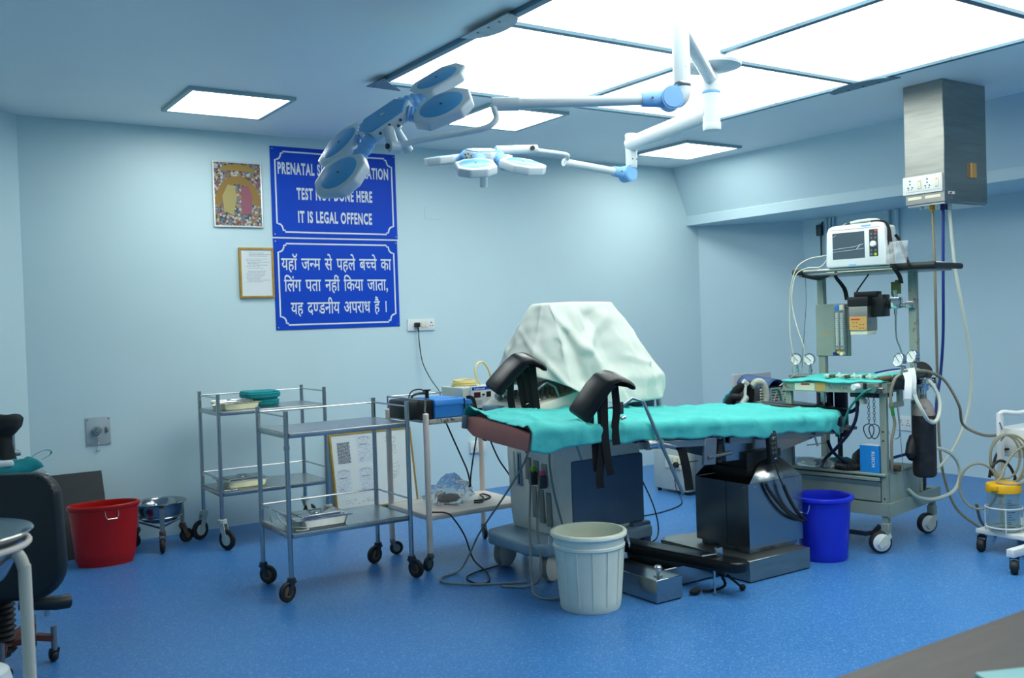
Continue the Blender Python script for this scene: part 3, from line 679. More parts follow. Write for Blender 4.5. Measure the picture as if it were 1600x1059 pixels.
# ---- notice board leaning on the back wall
t = thing('notice_board', 'white notice board with printed sheets leaning on wall behind trolleys', 'notice board', (3.05, 6.49, 0))
Mb = frame((2.72, 6.44, .012), (1, 0, 0), (0, .17, 1))
MB(Mb).box(.008, .652, .008, .552, -.006, .006).build('board', 'board', t)
f = MB(Mb); f.box(0, .66, 0, .012, -.01, .012).box(0, .66, .548, .56, -.01, .012).box(0, .012, .012, .548, -.01, .012).box(.648, .66, .012, .548, -.01, .012); f.build('frame', 'gold', t)
random.seed(11)
for px_, py_, w_, h_, sty in ((.04, .33, .12, .17, 1), (.20, .33, .135, .2, 0), (.02, .12, .125, .18, 0), (.195, .11, .13, .19, 0), (.42, .36, .115, .16, 2), (.43, .18, .115, .14, 2), (.06, .03, .27, .06, 2)):
    p_ = MB(Mb).box(px_, px_ + w_, py_, py_ + h_, .0062, .0068).build('printed_sheet', 'paper2' if sty != 2 else 'board', t)
    k = MB(Mb); n = int(h_ / .0085)
    for i in range(1, n - 1):
        y = py_ + h_ - .006 - i * .0085; x = px_ + .012 + random.uniform(0, .012 if sty != 1 else .002)
        while x < px_ + w_ - .014:
            q = random.uniform(.004, .016)
            if sty == 1 or random.random() < (.8 if sty == 0 else .45): k.box(x, min(x + q, px_ + w_ - .008), y, y + (.006 if sty == 1 else .0022), .0069, .0072)
            x += q + (.002 if sty == 1 else .005)
        if sty == 0 and i in (n // 3, ): k.box(px_ + .03, px_ + .09, y - .002, y + .004, .0069, .0073)
    if sty == 0:
        for i in range(9):
            a = PI * (.2 + .6 * i / 8); k.box(px_ + w_ / 2 - .045 * math.cos(a) - .003, px_ + w_ / 2 - .045 * math.cos(a) + .003, py_ + h_ - .04 + .028 * math.sin(a), py_ + h_ - .033 + .028 * math.sin(a), .0069, .0072)
        k.torus(Mb.to_3x3() @ Vector((0, 0, 0)) + Vector((px_ + .04, py_ + .025, .007)), (0, 0, 1), .012, .0012, 14, 4)
    k.build('printing', 'ink' if sty else 'inkg', p_)
# ---------------------------------------------------------------- tubs
def tub(name, lab, c, R0, R1, h, m, n=40, sx=1, sy=1, rz=0, ribs=0, lip=.014, hang=None, hm='chrome', grp=None, foot=0):
    t = thing(name, lab, 'bucket', (c[0], c[1], 0), rz, grp); T = MAT_OF[t.name]
    w_ = .006
    P = [(0, .004), (R0 * .93, .004), (R0 * .96, .0), (R0, .012)]
    if foot: P = [(0, .004), (R0 * .9, .004), (R0 * .92, 0), (R0 * .94, foot), (R0, foot + .012)]
    P += [(R0 + (R1 - R0) * k / 8, .02 + foot + (h - .05 - foot) * k / 8) for k in range(1, 9)]
    P += [(R1 + .004, h - .028), (R1 + lip * .5, h - .024), (R1 + lip, h - .018), (R1 + lip, h - .004), (R1 + lip * .7, h), (R1 - w_ * .5, h), (R1 - w_, h - .01)]
    P += [(R0 + (R1 - R0) * k / 8 - w_, .02 + (h - .05) * k / 8) for k in range(8, -1, -1)] + [(0, .012)]
    b = MB(); b.lathe(P, n=n, sx=sx, sy=sy, M=T); b.build('body', m, t, ang=45)
    if ribs:
        r = MB(T)
        for i in range(ribs):
            a = 2 * PI * i / ribs + .1; c_, s_ = math.cos(a), math.sin(a)
            r.tube([((R0 + .0015) * c_ * sx, (R0 + .0015) * s_ * sy, .03 + foot), ((R1 - .0005) * c_ * sx, (R1 - .0005) * s_ * sy, h - .07)], (.002, .0016), n=4)
        r.build('ribs', m, t)
        MB(T).lathe([(R1 - .001, h - .075), (R1 + .003, h - .07), (R1 + .003, h - .06), (R1 - .001, h - .055)], n=n, sx=sx, sy=sy).build('band', m, t)
    for a in hang or ():
        c_, s_ = math.cos(a), math.sin(a); o = Vector(((R1 + lip + .002) * c_ * sx, (R1 + lip + .002) * s_ * sy, 0)); tg = Vector((-s_ * sx, c_ * sy, 0)).normalized(); nn = Vector((c_, s_, 0))
        MB(T).tube([o - tg * .036 + Vector((0, 0, h - .03)), o - tg * .034 + Vector((0, 0, h - .06)) + nn * .006, o - tg * .026 + Vector((0, 0, h - .075)) + nn * .008, o + tg * .026 + Vector((0, 0, h - .075)) + nn * .008, o + tg * .034 + Vector((0, 0, h - .06)) + nn * .006, o + tg * .036 + Vector((0, 0, h - .03))], .0028, 8).build('handle', hm, t)
    return t
tub('waste_bucket', 'pale grey plastic bucket standing in front of the operating table', (2.752, 3.548), .142, .166, .36, 'bucketw', ribs=14, hang=(2.6, -.72), lip=.013)
tub('waste_bucket', 'deep blue plastic bucket between table pedestal and anaesthesia machine', (4.277, 3.43), .125, .146, .345, 'bucketb', ribs=0, hang=(3.2,), lip=.018)
tub('waste_tub', 'oval red plastic tub standing by the back wall', (1.093, 6.03), .165, .19, .355, 'bucketr', sx=1, sy=.62, rz=-.09, hang=(-1.42,), lip=.012, foot=.022)
# dark panel leaning on the wall behind the red tub
t = thing('dark_panel', 'thin black panel leaning on wall behind the red tub', 'panel', (1.04, 6.35, 0))
MB(frame((.87, 6.26, .002), (1, 0, 0), (0, .52, 1))).rbox(0, .305, 0, .545, -.012, .0, .002, 1).build('sheet', mat('black_board', '#20262a', .5, var=.08), t)
# kick basin on wheels
t = thing('wheeled_basin', 'polished steel basin in low wheeled stand beside red tub', 'basin', (1.455, 6.235, 0))
T = MAT_OF[t.name]
MB(T).lathe([(0, .165), (.06, .166), (.1, .18), (.125, .21), (.138, .25), (.145, .283), (.162, .292), (.166, .289), (.148, .278), (.141, .25), (.128, .208), (.102, .175), (.06, .161), (0, .16)], n=40).build('bowl', 'mirror', t, ang=60)
r = MB(T); r.torus((0, 0, .2), (0, 0, 1), .128, .006, 36, 8); r.build('ring', 'steel', t)
for a in (-1.72, .25, 2.5):
    c_, s_ = math.cos(a), math.sin(a); lx, ly = .15 * c_, .15 * s_
    MB(T).tube([(.150 * c_, .150 * s_, .268), (.152 * c_, .152 * s_, .2), (lx, ly, .125)], (.006, .014), n=4, flat=(c_, s_, 0)).build('leg', 'steelb', t)
    MB(T).cyl((lx * .9, ly * .9, .16), (0, 0, .12), .006, n=8).build('brace', 'greymetal', t)
    p0 = T @ Vector((lx, ly, 0)); caster(t, p0.x, p0.y, .118, .046, -1.9 if a < -1 else a, 'rust', 'rubber', 'rust', wt=.026, hub=.4)
# ================================================================ operating table
TT = thing('operating_table', 'steel operating table with boxy pedestal, tilted towards its head end', 'operating table', (3.8, 3.7, 0))
TS = .058; TA = math.atan(TS)
TM = Matrix.Translation((3.5, 3.715, .822)) @ Matrix.Rotation(TA, 4, 'Y') @ Matrix.Rotation(math.radians(3.6), 4, 'X')      # local z = 0 is the top of the pads
# floor base: foot block, spine, plinth, rear outrigger
b = MB(); b.rbox(3.0, 3.163, 3.363, 4.0, .006, .113, .002, 1); o = b.build('foot_block', 'mirror', TT)
MB().box(3.01, 3.155, 3.373, 3.99, 0, .006).build('rubber_strip', 'rubber', o)
MB().cyl((3.062, 3.42, .113), (3.062, 3.42, .119), .021, n=20).cyl((3.062, 3.42, .119), (3.062, 3.42, .145), .007, n=12).lathe([(0, .143), (.017, .144), (.021, .149), (.021, .158), (.016, .163), (0, .164)], (3.062, 3.42, 0), 20).build('levelling_knob', 'steel', o)
MB().rbox(3.163, 3.6, 3.52, 3.82, .008, .1, .002, 1).build('spine', 'mirror', TT)
b = MB(); b.rbox(3.59, 4.042, 3.33, 3.98, .006, .112, .002, 1); o = b.build('plinth', 'steelb', TT)
MB().box(3.6, 4.03, 3.34, 3.97, 0, .006).build('rubber_strip', 'rubber', o)
MB().rbox(3.64, 3.80, 3.78, 4.02, .008, .108, .002, 1).build('outrigger', 'steelb', TT)
# pedestal shroud, open at the top with a leaning right-hand flap
PX0, PX1, PY0, PY1 = 3.69, 4.10, 3.42, 3.80
MB().box(PX0 + .02, PX1 - .025, PY0 + .02, PY1 - .02, .112, .16).build('skirt', mat('dirty_steel', '#8d9294', .4, .9, vs_=9, col2='#4a443c', thr=(.5, .72)), TT)
sh = MB(); e = .006
for a, b_, c, d in ((PX0, PX1, PY0, PY0 + e), (PX0, PX1, PY1 - e, PY1), (PX0, PX0 + e, PY0 + e, PY1 - e), (PX1 - e, PX1, PY0 + e, PY1 - e)): sh.box(a, b_, c, d, .135, .472)
sh.box(PX0 + e, PX1 - e, PY0 + e, PY1 - e, .14, .2)
so = sh.build('shroud', 'shroud', TT)
k = MB()
for x in (PX0 + .05, PX1 - .05): k.cyl((x, PY0 - .003, .452), (x, PY0, .452), .006, n=8)
for y in (PY0 + .03, PY0 + .16, PY1 - .04): k.cyl((PX0 - .003, y, .452), (PX0, y, .452), .006, n=8)
k.cyl((PX0 - .003, PY0 + .13, .165), (PX0, PY0 + .13, .165), .006, n=8).cyl((PX0 - .003, PY1 - .03, .48 - .02), (PX0, PY1 - .03, .46), .006, n=8); k.build('screws', 'steel', so)
MB().box(PX0 - .0012, PX0, PY0 + .155, PY0 + .158, .14, .47).build('seam', 'black', so)
fl = MB(); fl.add([(PX0 + .01, PY0, .473), (PX1, PY0, .473), (PX1 - .09, PY0 + .07, .575), (PX0 + .2, PY0 + .09, .57)], [(0, 1, 2, 3)]); fl.build('front_flap', 'steels', so, solid=.003)
fl = MB(); fl.add([(PX1, PY0, .473), (PX1, PY1, .473), (PX1 - .09, PY1 - .08, .575), (PX1 - .09, PY0 + .07, .575)], [(0, 1, 2, 3)]); fl.build('side_flap', 'steels', so, solid=.003)
fl = MB(); fl.add([(PX0, PY1, .473), (PX1, PY1, .473), (PX1 - .09, PY1 - .07, .6), (PX0 + .12, PY1 - .05, .6)], [(0, 1, 2, 3)]); fl.build('rear_flap', 'darkmetal', so, solid=.003)
bl = MB()
for i in range(10):
    z = .2 + i * .042; a = .0 if i % 2 else .012
    bl.box(PX0 + .07 + a, PX1 - .08 - a, PY0 + .07 + a, PY1 - .06 - a, z, z + .042)
bl.build('bellows', 'black', TT)
# tilting cradle under the top
cr = MB(TM)
Mc = TM @ Matrix(((1, 0, 0, 0), (0, 0, -1, .22), (0, 1, 0, 0), (0, 0, 0, 1)))
b = MB(); b.prism([(.12, -.08), (.155, -.215), (.5, -.195), (.88, -.105), (.89, -.076), (.12, -.076)], 0, .43, Mc); cro = b.build('cradle', 'shroud', TT)
b = MB(TM); b.rbox(.15, .33, -.232, -.222, -.122, -.086, .001, 1); b.build('cradle_rail', 'steelb', cro)
b = MB(TM); b.rbox(.36, .88, -.232, -.222, -.108, -.078, .001, 1); b.build('cradle_rail', 'steelb', cro)
MB(TM).cyl((.82, -.22, -.1), (.83, -.24, -.16), .006).cyl((.74, -.24, -.15), (.9, -.24, -.145), .003, n=8).build('release_lever', 'steel', TT)
# top frame and pads
b = MB(TM); b.rbox(-.52, .0, -.285, -.272, -.114, -.078, .002, 1); b.build('side_rail', 'steelb', TT)
b = MB(TM); b.rbox(-.52, .0, .272, .285, -.114, -.078, .002, 1); b.build('side_rail', 'steelb', TT)
b = MB(TM); b.box(-1.1, 1.15, -.25, .25, -.075, -.058); b.build('top_plate', 'steelb', TT)
b = MB(TM); b.rbox(-.085, .0, -.287, -.27, -.21, -.075, .003, 1); o = b.build('rail_bracket', 'greymetal', TT)
MB(TM).cyl((-.06, -.285, -.172), (.14, -.25, -.162), .011).cyl((.06, -.24, -.08), (.06, -.24, -.2), .013).build('hinge_rod', 'steelb', o)
k = MB(TM)
for i in range(10): k.torus((.06, -.24, -.095 - i * .012), (0, 0, 1), .016, .006, 12, 6)
k.build('spring', 'rubber', o)
MB(TM).box(-.5, -.02, -.275, -.2, -.09, -.06).build('rail_spacer', 'darkmetal', TT)
MB(TM).rbox(-1.09, -.02, -.262, .262, -.06, 0, .018, 3).build('leg_pad', 'maroon', TT)
MB(TM).rbox(.0, .78, -.262, .262, -.06, 0, .018, 3).build('body_pad', 'leather', TT)
hp = [(.79, -.262), (1.0, -.255), (1.08, -.22), (1.13, -.12), (1.15, .06), (1.15, .2), (1.12, .25), (.79, .25)]
b = MB(); b.prism(hp, -.058, .0, TM, r=.014, n=2); b.build('head_pad', 'leather', TT)
b = MB(); b.prism([(.86, .21), (.95, .09), (1.03, -.05), (1.09, -.165), (1.15, -.19), (1.2, -.13), (1.22, .02), (1.215, .2), (1.17, .266), (.86, .272)], -.055, .032, TM, r=.018, n=3); b.build('head_cushion', 'leather', TT, ang=60)
b = MB(); b.prism([(x * 1.0, y * .96) for x, y in hp], -.095, -.06, TM); b.build('head_plate', 'steelb', TT)
# maroon end cushion, broad face to the left
b = MB(); b.prism([(-.27, -.012), (-.26, -.075), (-.2, -.098), (.0, -.102), (.2, -.1), (.262, -.1), (.274, -.02), (.1, -.004), (-.15, .0)], -1.135, -1.085,
                  TM @ Matrix(((0, 0, 1, 0), (-1, 0, 0, 0), (0, 1, 0, 0), (0, 0, 0, 1))), r=.008); b.build('end_cushion', 'maroon', TT)
MB(TM).rbox(-1.15, -1.12, .25, .285, -.07, -.005, .005).build('end_bracket', 'greymetal', TT)
# hand control hanging from the cradle
t = thing('hand_control', 'black corded hand control hanging from table edge over pedestal', 'remote control', (3.9, 3.42, .5))
Mh = frame((3.862, 3.425, .555), (1, .05, 0), (0, .08, 1))
MB(Mh).rbox(0, .062, 0, .185, -.018, .012, .006).build('case', 'black', t)
k = MB(Mh)
for i in range(2):
    for j in range(5): k.rbox(.012 + .022 * i, .028 + .022 * i, .05 + .024 * j, .066 + .024 * j, .011, .0145, .002, 1)
k.build('buttons', 'dgrey', t)
k = MB(Mh); k.box(.02, .05, .128, .142, .0122, .0128).box(.025, .045, .025, .032, .0122, .0128); k.build('print', 'inkg', t)
MB().tube([(3.89, 3.41, .555), (3.895, 3.40, .5), (3.92, 3.39, .44)], .004, 8, sm=4).tube([(3.92, 3.39, .445), (3.95, 3.385, .38), (4.0, 3.385, .31), (4.05, 3.39, .265), (4.1, 3.4, .235)], .0095, 10, sm=5).build('cord', 'rubber', t)
tag(MB().tube([(3.80, 3.405, .47), (3.83, 3.4, .42), (3.90, 3.392, .34), (3.98, 3.39, .275), (4.06, 3.395, .24), (4.11, 3.41, .235)], .0095, 10, sm=5).build('mains_cable', 'rubber'), 'thick black cable drooping across front of the table pedestal', 'cable')
# ---- drape
def drape_pt(u, v):
    xl = -1.135 + u * 2.2
    wob = nz(u * 9, 1.3, 0)
    hang_n = .06 + .022 * nz(u * 7, 5, 0) + .012 * nz(u * 23, 8, 1) + (.03 * math.exp(-((u - .035) / .035) ** 2))
    if u > .93: hang_n += .06 * ((u - .93) / .07)
    hang_f = .06 + .02 * nz(u * 6, 11, 0)
    hw = .282
    if u > .86:
        q = (u - .86) / .14; hw_n = .285 - .10 * q ** 2.6
    else: hw_n = hw
    if xl > .79: hw_f = .282 - 1.58 * (xl - .79)
    else: hw_f = hw
    R = .022; L = [hang_n, PI / 2 * R, hw_n + hw_f - 2 * R, PI / 2 * R, hang_f]; s = v * sum(L)
    top = .009
    if s < L[0]: y, z, ny, nzv = -hw_n, top - R - (L[0] - s), -1, 0
    elif s < L[0] + L[1]:
        a = (s - L[0]) / R; y, z, ny, nzv = -hw_n + R - R * math.cos(a), top - R + R * math.sin(a), -math.cos(a), math.sin(a)
    elif s < L[0] + L[1] + L[2]: y, z, ny, nzv = -hw_n + R + (s - L[0] - L[1]), top, 0, 1
    elif s < sum(L[:4]):
        a = (s - sum(L[:3])) / R; y, z, ny, nzv = hw_f - R + R * math.sin(a), top - R + R * math.cos(a), math.sin(a), math.cos(a)
    else: y, z, ny, nzv = hw_f, top - R - (s - sum(L[:4])), 1, 0
    w1 = nz(xl * 5, y * 5, 2.2) * .009 + nz(xl * 13, y * 10 + z * 6, 4) * .006
    rid = abs(nz(xl * 3.2 + y * 2.5, y * 4.5 - xl, 9)); w1 += .012 * max(0, .14 - rid) / .14 + .006 * max(0, .1 - abs(nz(xl * 6 - y * 3, y * 7 + xl * 2, 21))) / .1
    hangness = max(0., min(1., (top - z) / .05))
    fold = hangness * (.012 * math.sin(xl * 26 + 3 * nz(xl * 3, 0, 0)) * (.5 + .5 * wob) + .010 * nz(xl * 18, z * 12, 3))
    d = w1 * (1 - .4 * hangness) + fold + (.004 if nzv > .5 else .006)
    d = max(d, .0015)
    y += ny * d; z += nzv * d
    if u < .03 and v > .62:      # far left corner pulled up into a peak
        z += .022 * (1 - u / .03) * min(1, (v - .62) / .2)
    if u < .02: z -= .012 * (1 - u / .02) * (v < .62)
    return TM @ Vector((xl + .006 * nz(v * 9, u * 4, 7) * (u < .05), y, z))
tag(MB().grid(drape_pt, 190, 64).build('table_drape', 'teal', ang=80, solid=.0022), 'bright turquoise cloth spread over the operating table', 'drape')
# ---- leg stirrups
def stirrup(lab, apex, rot, straps, rod_pts, clamp):
    t = thing('leg_stirrup', lab, 'stirrup', apex, group='padded leg stirrups')
    c, s = math.cos(rot), math.sin(rot)
    e1 = RT * c + UP * s; e2 = UP * c - RT * s; tw = -FW
    A = Vector(apex)
    path = [(-.13, -.175), (-.09, -.115), (-.045, -.05), (-.008, -.004), (.03, .01), (.07, .0), (.1, -.028)]
    th = [.028, .03, .03, .028, .024, .023, .019]
    P = [Vector((x, y, 0)) for x, y in path]; up, lo = [], []
    for i in range(len(P)):
        d = (P[min(i + 1, len(P) - 1)] - P[max(i - 1, 0)]).normalized(); n_ = Vector((-d.y, d.x, 0))
        up.append(P[i] + n_ * th[i] * .7); lo.append(P[i] - n_ * th[i] * .7)
    poly = [(a.x, a.y) for a in lo] + [(a.x, a.y) for a in reversed(up)]
    ex = (-RT * .50 + UP * .30 - tw * .80).normalized()
    M = Matrix(((e1.x, e2.x, ex.x, A.x), (e1.y, e2.y, ex.y, A.y), (e1.z, e2.z, ex.z, A.z), (0, 0, 0, 1)))
    b = MB(); b.prism(poly, -.06, .075, M, r=.017, n=3); b.build('pad', 'leather', t, ang=60)
    def S(x, y, d): return A + e1 * x + e2 * y + tw * d
    for q in straps:
        pts = [A + RT * x + UP * y + tw * d for x, y, d in q]
        MB().tube(pts, (.0018, .0175), n=4, sm=5, flat=tuple(tw)).build('strap', 'strap', t)
    MB().tube(rod_pts, .0085, 12, sm=0).build('support_rod', 'rod', t)
    p_ = Vector(rod_pts[-1]); MB().rbox(p_.x - .03, p_.x + .012, p_.y - .014, p_.y + .014, p_.z - .03, p_.z + .028, .004).build('pad_clamp', 'darkmetal', t)
    MB().cyl((p_.x + .01, p_.y - .01, p_.z - .045), (p_.x - .07, p_.y - .02, p_.z - .06), .003, n=8).cyl((p_.x + .02, p_.y - .01, p_.z - .045), (p_.x - .005, p_.y - .012, p_.z - .05), .009, n=10).build('clamp_screw', 'steel', t)
    if clamp:
        q = Vector(clamp); k = MB(); k.cyl(q + Vector((-.075, .01, .0)), q + Vector((-.055, .01, .0)), .026, n=16).cyl(q + Vector((-.055, .008, 0)), q + Vector((-.02, .008, 0)), .021, n=16).rbox(q.x - .025, q.x + .015, q.y - .014, q.y + .018, q.z - .02, q.z + .02, .004)
        k.cyl(q, q + Vector((.055, -.008, -.012)), .008, n=10).cyl(q + Vector((.05, -.007, -.011)), q + Vector((.095, -.014, -.022)), .006, .004, n=10); k.build('rail_clamp', 'steel', t)
    return t
stirrup('black padded leg stirrup on near side of the table, straps trailing', (2.795, 3.43, 1.063), 0,
        [[(-.075, -.11, -.01), (-.075, -.22, -.01), (-.055, -.28, -.01), (-.05, -.36, 0), (-.045, -.42, .0)],
         [(-.035, -.06, 0), (-.025, -.2, .005), (-.022, -.3, .01), (-.03, -.38, .012), (-.035, -.46, .015), (-.03, -.495, .015)],
         [(-.015, -.06, .005), (-.012, -.22, .012), (-.005, -.31, .018), (.005, -.38, .02), (.015, -.435, .018)],
         [(.035, -.02, -.01), (.045, -.14, -.012), (.038, -.22, -.012), (.045, -.3, -.01)]],
        [(3.195, 3.375, .495), (3.085, 3.397, .742), (3.005, 3.425, .948), (2.952, 3.44, .966), (2.892, 3.46, .925)], (3.088, 3.41, .742))
stirrup('black padded leg stirrup on far side of the table by the sheet', (2.745, 4.04, 1.146), -.12,
        [[(-.06, -.08, -.02), (-.06, -.2, -.02), (-.045, -.28, -.02)], [(-.02, -.05, -.015), (.0, -.18, -.015), (.02, -.27, -.015)],
         [(.015, -.03, -.01), (.03, -.17, -.01), (.045, -.265, -.01)], [(.05, -.02, -.005), (.06, -.14, -.005), (.075, -.26, -.005)]],
        [(3.12, 4.03, .50), (3.03, 4.02, .76), (2.93, 4.02, 1.0), (2.885, 4.03, 1.025), (2.82, 4.05, .98)], (3.02, 4.02, .76))
tag(MB().tube([(3.22, 3.46, .735), (3.26, 3.45, .70), (3.275, 3.44, .63), (3.29, 3.44, .56), (3.30, 3.44, .49)], (.0025, .021), n=4, sm=4, flat=tuple(FW)).build('body_strap', 'strap'), 'black webbing strap hanging from table rail before the grey power box', 'strap')
# arm board lying across the base
t = thing('arm_board', 'long black padded arm board laid across the table base', 'arm board', (3.32, 3.56, .1))
Ma = frame((3.335, 3.57, .118), Vn(-.16, .985, 0), (-.985, -.16, 0))
pl = [(.36 * math.copysign(1, math.cos(a)) * (1 - .06) + .062 * math.cos(a), .062 * math.sin(a)) for a in [2 * PI * i / 28 for i in range(28)]]
b = MB(); b.prism(pl, .0, .052, Ma, r=.012, n=3); b.build('pad', 'leather', t, ang=60)
MB(Ma).box(-.3, .3, -.03, .03, -.018, .0).build('slat', 'darkmetal', t)
MB().cyl((3.312, 3.30, .003), (3.312, 3.30, .12), .006, n=10).build('prop_rod', 'steel', t)
b = MB(); b.rbox(3.36, 3.40, 3.325, 3.345, .168, .215, .004).cyl((3.36, 3.335, .185), (3.29, 3.36, .182), .005, n=8); b.build('clamp', 'steel', t)
k = MB(); k.tube([(3.36, 3.3, .09), (3.37, 3.29, .04), (3.33, 3.34, .012), (3.29, 3.36, .012)], .007, 8, sm=4).tube([(3.38, 3.28, .09), (3.43, 3.28, .05), (3.47, 3.27, .015)], .006, 8, sm=4).sph((3.47, 3.27, .018), (.018, .014, .016)).sph((3.25, 3.37, .016), (.035, .02, .015)); k.build('loose_strap', 'strap', t)
# ================================================================ ultrasound machine
US = thing('ultrasound_machine', 'beige and slate blue ultrasound machine behind the operating table', 'ultrasound machine', (3.2, 4.25, 0))
bs = [(2.74, 4.06), (2.79, 3.96), (2.95, 3.93), (3.52, 3.96), (3.56, 4.2), (3.52, 4.5), (2.95, 4.54), (2.79, 4.5), (2.74, 4.42)]
b = MB(); b.prism(bs, .14, .205, r=.016, n=3); b.build('base', 'usgbase', US)
MT['portg'] = mat('port_recess', '#8a8a80', .6)
for x, y in ((2.855, 4.43), (2.87, 4.02), (3.45, 4.02), (3.45, 4.45)):
    w_ = MB(); w_.lathe([(0, -.03), (.055, -.03), (.078, -.02), (.08, 0), (.078, .02), (.055, .03), (0, .03)], n=28, M=Matrix.Translation((x, y, .08)) @ Matrix.Rotation(.35, 4, 'Z') @ Matrix.Rotation(PI / 2, 4, 'X')); w_.build('wheel', 'beige', US)
    MB().lathe([(.079, -.021), (.0815, 0), (.079, .021)], n=28, M=Matrix.Translation((x, y, .0818)) @ Matrix.Rotation(.35, 4, 'Z') @ Matrix.Rotation(PI / 2, 4, 'X')).build('tyre', 'portg', US)
b = MB(); b.prism([(2.94, .20), (2.925, .3), (2.91, .62), (2.915, .74), (2.95, .80), (3.5, .80), (3.5, .2)], 4.02, 4.475, Matrix(((1, 0, 0, 0), (0, 0, 1, 0), (0, 1, 0, 0), (0, 0, 0, 1))), r=.018, n=3)
body = b.build('body', 'beige', US)
b = MB(); b.rbox(3.015, 3.505, 4.009, 4.03, .225, .60, .012, 2); b.build('side_panel', 'usgblue', US)
b = MB(); b.rbox(3.40, 3.53, 3.985, 4.1, .10, .225, .012, 2); o = b.build('rear_corner', 'usgblue', US)
k = MB()
for i in range(6): k.box(3.44, 3.475, 3.983, 3.986, .13 + i * .014, .136 + i * .014)
k.build('vent_slots', 'black', o)
# front ports: recesses with proud rims on the left-facing front
fx = 2.909
def recess(y0, y1, z0, z1, name, m='dgrey', d=.0):
    f_ = fx if z1 > .47 else fx + .008
    return MB().rbox(f_ - .004 - d, f_ + .012, y0, y1, z0, z1, .004).build(name, m, US)
recess(4.395, 4.435, .47, .63, 'drive_door', 'beige', .001); recess(4.33, 4.368, .445, .628, 'drive_slot', 'usgbase', .001); recess(4.337, 4.352, .455, .62, 'slot_opening', 'black', .003)
recess(4.255, 4.28, .63, .655, 'button', 'dgrey', .001)
for y0, y1, z0, z1 in ((4.235, 4.285, .49, .61), (4.165, 4.21, .48, .60), (4.09, 4.135, .47, .59)): recess(y0, y1, z0, z1, 'probe_port', 'portg', .001)
for y0, y1, z0, z1 in ((4.20, 4.24, .29, .46), (4.135, 4.175, .27, .45), (4.07, 4.11, .26, .44)): recess(y0, y1, z0, z1, 'probe_slot', 'portg', .001)
MB().rbox(fx - .03, fx, 4.175, 4.2, .545, .57, .005).build('lime_plug', 'lime', US); MB().rbox(fx - .03, fx, 4.095, 4.12, .53, .557, .005).build('pink_plug', 'pink', US)
for y, z in ((4.185, .51), (4.105, .5)): MB().rbox(fx - .04, fx, y - .02, y + .02, z - .035, z + .03, .006).build('probe_connector', 'dgrey', US)
# control desk, arm and covered monitor
b = MB(); b.prism([(2.78, .89), (2.80, .86), (3.3, .92), (3.42, .96), (3.4, 1.02), (3.2, 1.0), (2.82, .915)], 4.0, 4.5, Matrix(((1, 0, 0, 0), (0, 0, 1, 0), (0, 1, 0, 0), (0, 0, 0, 1))), r=.008, n=2); b.build('control_desk', 'beige', US)
MB().cyl((3.25, 4.25, .79), (3.25, 4.25, .93), .09, n=20).build('desk_column', 'beige', US)
ku = Vn(.2, 0, .045); kx = frame((2.85, 4.04, .927), Vector((1, 0, .213)), (0, 1, 0))
k = MB(kx)
for i in range(7):
    for j in range(9): k.cyl((.02 + i * .034, .04 + j * .046, -.005), (.02 + i * .034, .04 + j * .046, .008), .011, .009, n=8)
k.build('control_keys', mat('grey_keys', '#a3a093', .5), US)
b = MB(kx); b.rbox(.1, .14, .0, .06, .0, .004, .001, 1); b.build('yellow_note', 'yellow', US)
b = MB(); b.rbox(3.38, 3.62, 4.02, 4.12, .72, .93, .02, 3); b.build('side_pod', 'usgblue', US)
MB().tube([(3.60, 4.1, .945), (3.66, 4.1, .955), (3.70, 4.1, .93), (3.715, 4.1, .86), (3.715, 4.1, .74), (3.5, 4.1, .7)], .016, 12, sm=5).build('push_handle', 'usgbase', US)
b = MB(); b.rbox(2.99, 3.40, 4.14, 4.3, 1.03, 1.415, .02, 3); b.build('monitor', 'beige', US)
MB().cyl((3.2, 4.22, .96), (3.2, 4.22, 1.04), .05, n=16).build('monitor_neck', 'beige', US)
MB().tube([(2.78, 4.08, 1.0), (2.785, 4.07, .93)], [.012, .022], 12).build('probe_tip', 'oldwhite', US)
MB().tube([(2.75, 4.12, 1.12), (2.765, 4.1, 1.05), (2.78, 4.08, 1.0)], .008, 10, sm=3).build('probe_cable', 'oldwhite', US)
MB().rbox(2.74, 2.86, 4.28, 4.45, .855, .895, .015).build('probe_holder', 'usgbase', US)
MB().torus((2.84, 4.36, .935), (.4, .3, .7), .045, .014, 20, 8).build('coiled_probe_lead', 'oldwhite', US)
# sheet thrown over the monitor
ring = [(0, 3.73, 4.22, .93), (.09, 3.68, 4.0, .90), (.2, 3.47, 3.93, .895), (.32, 3.2, 3.91, .90), (.43, 2.97, 3.93, 1.0), (.52, 2.79, 4.05, 1.07), (.62, 2.72, 4.25, 1.04), (.74, 2.85, 4.5, 1.0), (.85, 3.2, 4.58, .98), (.94, 3.55, 4.5, .95)]
topr = [(0, 3.425, 4.22), (.09, 3.425, 4.14), (.2, 3.37, 4.125), (.32, 3.15, 4.125), (.43, 2.985, 4.125), (.52, 2.965, 4.16), (.62, 2.965, 4.25), (.74, 3.0, 4.31), (.85, 3.2, 4.315), (.94, 3.4, 4.31)]
def ringat(R_, u):
    u %= 1.0; n = len(R_)
    for i in range(n):
        a = R_[i]; b = R_[(i + 1) % n]; ub = b[0] if i < n - 1 else 1.0
        if a[0] <= u <= ub + 1e-9:
            t = (u - a[0]) / (ub - a[0]); t = t * t * (3 - 2 * t) * .5 + t * .5
            return [a[k] + (b[k] - a[k]) * t for k in range(1, len(a))]
    return list(R_[0][1:])
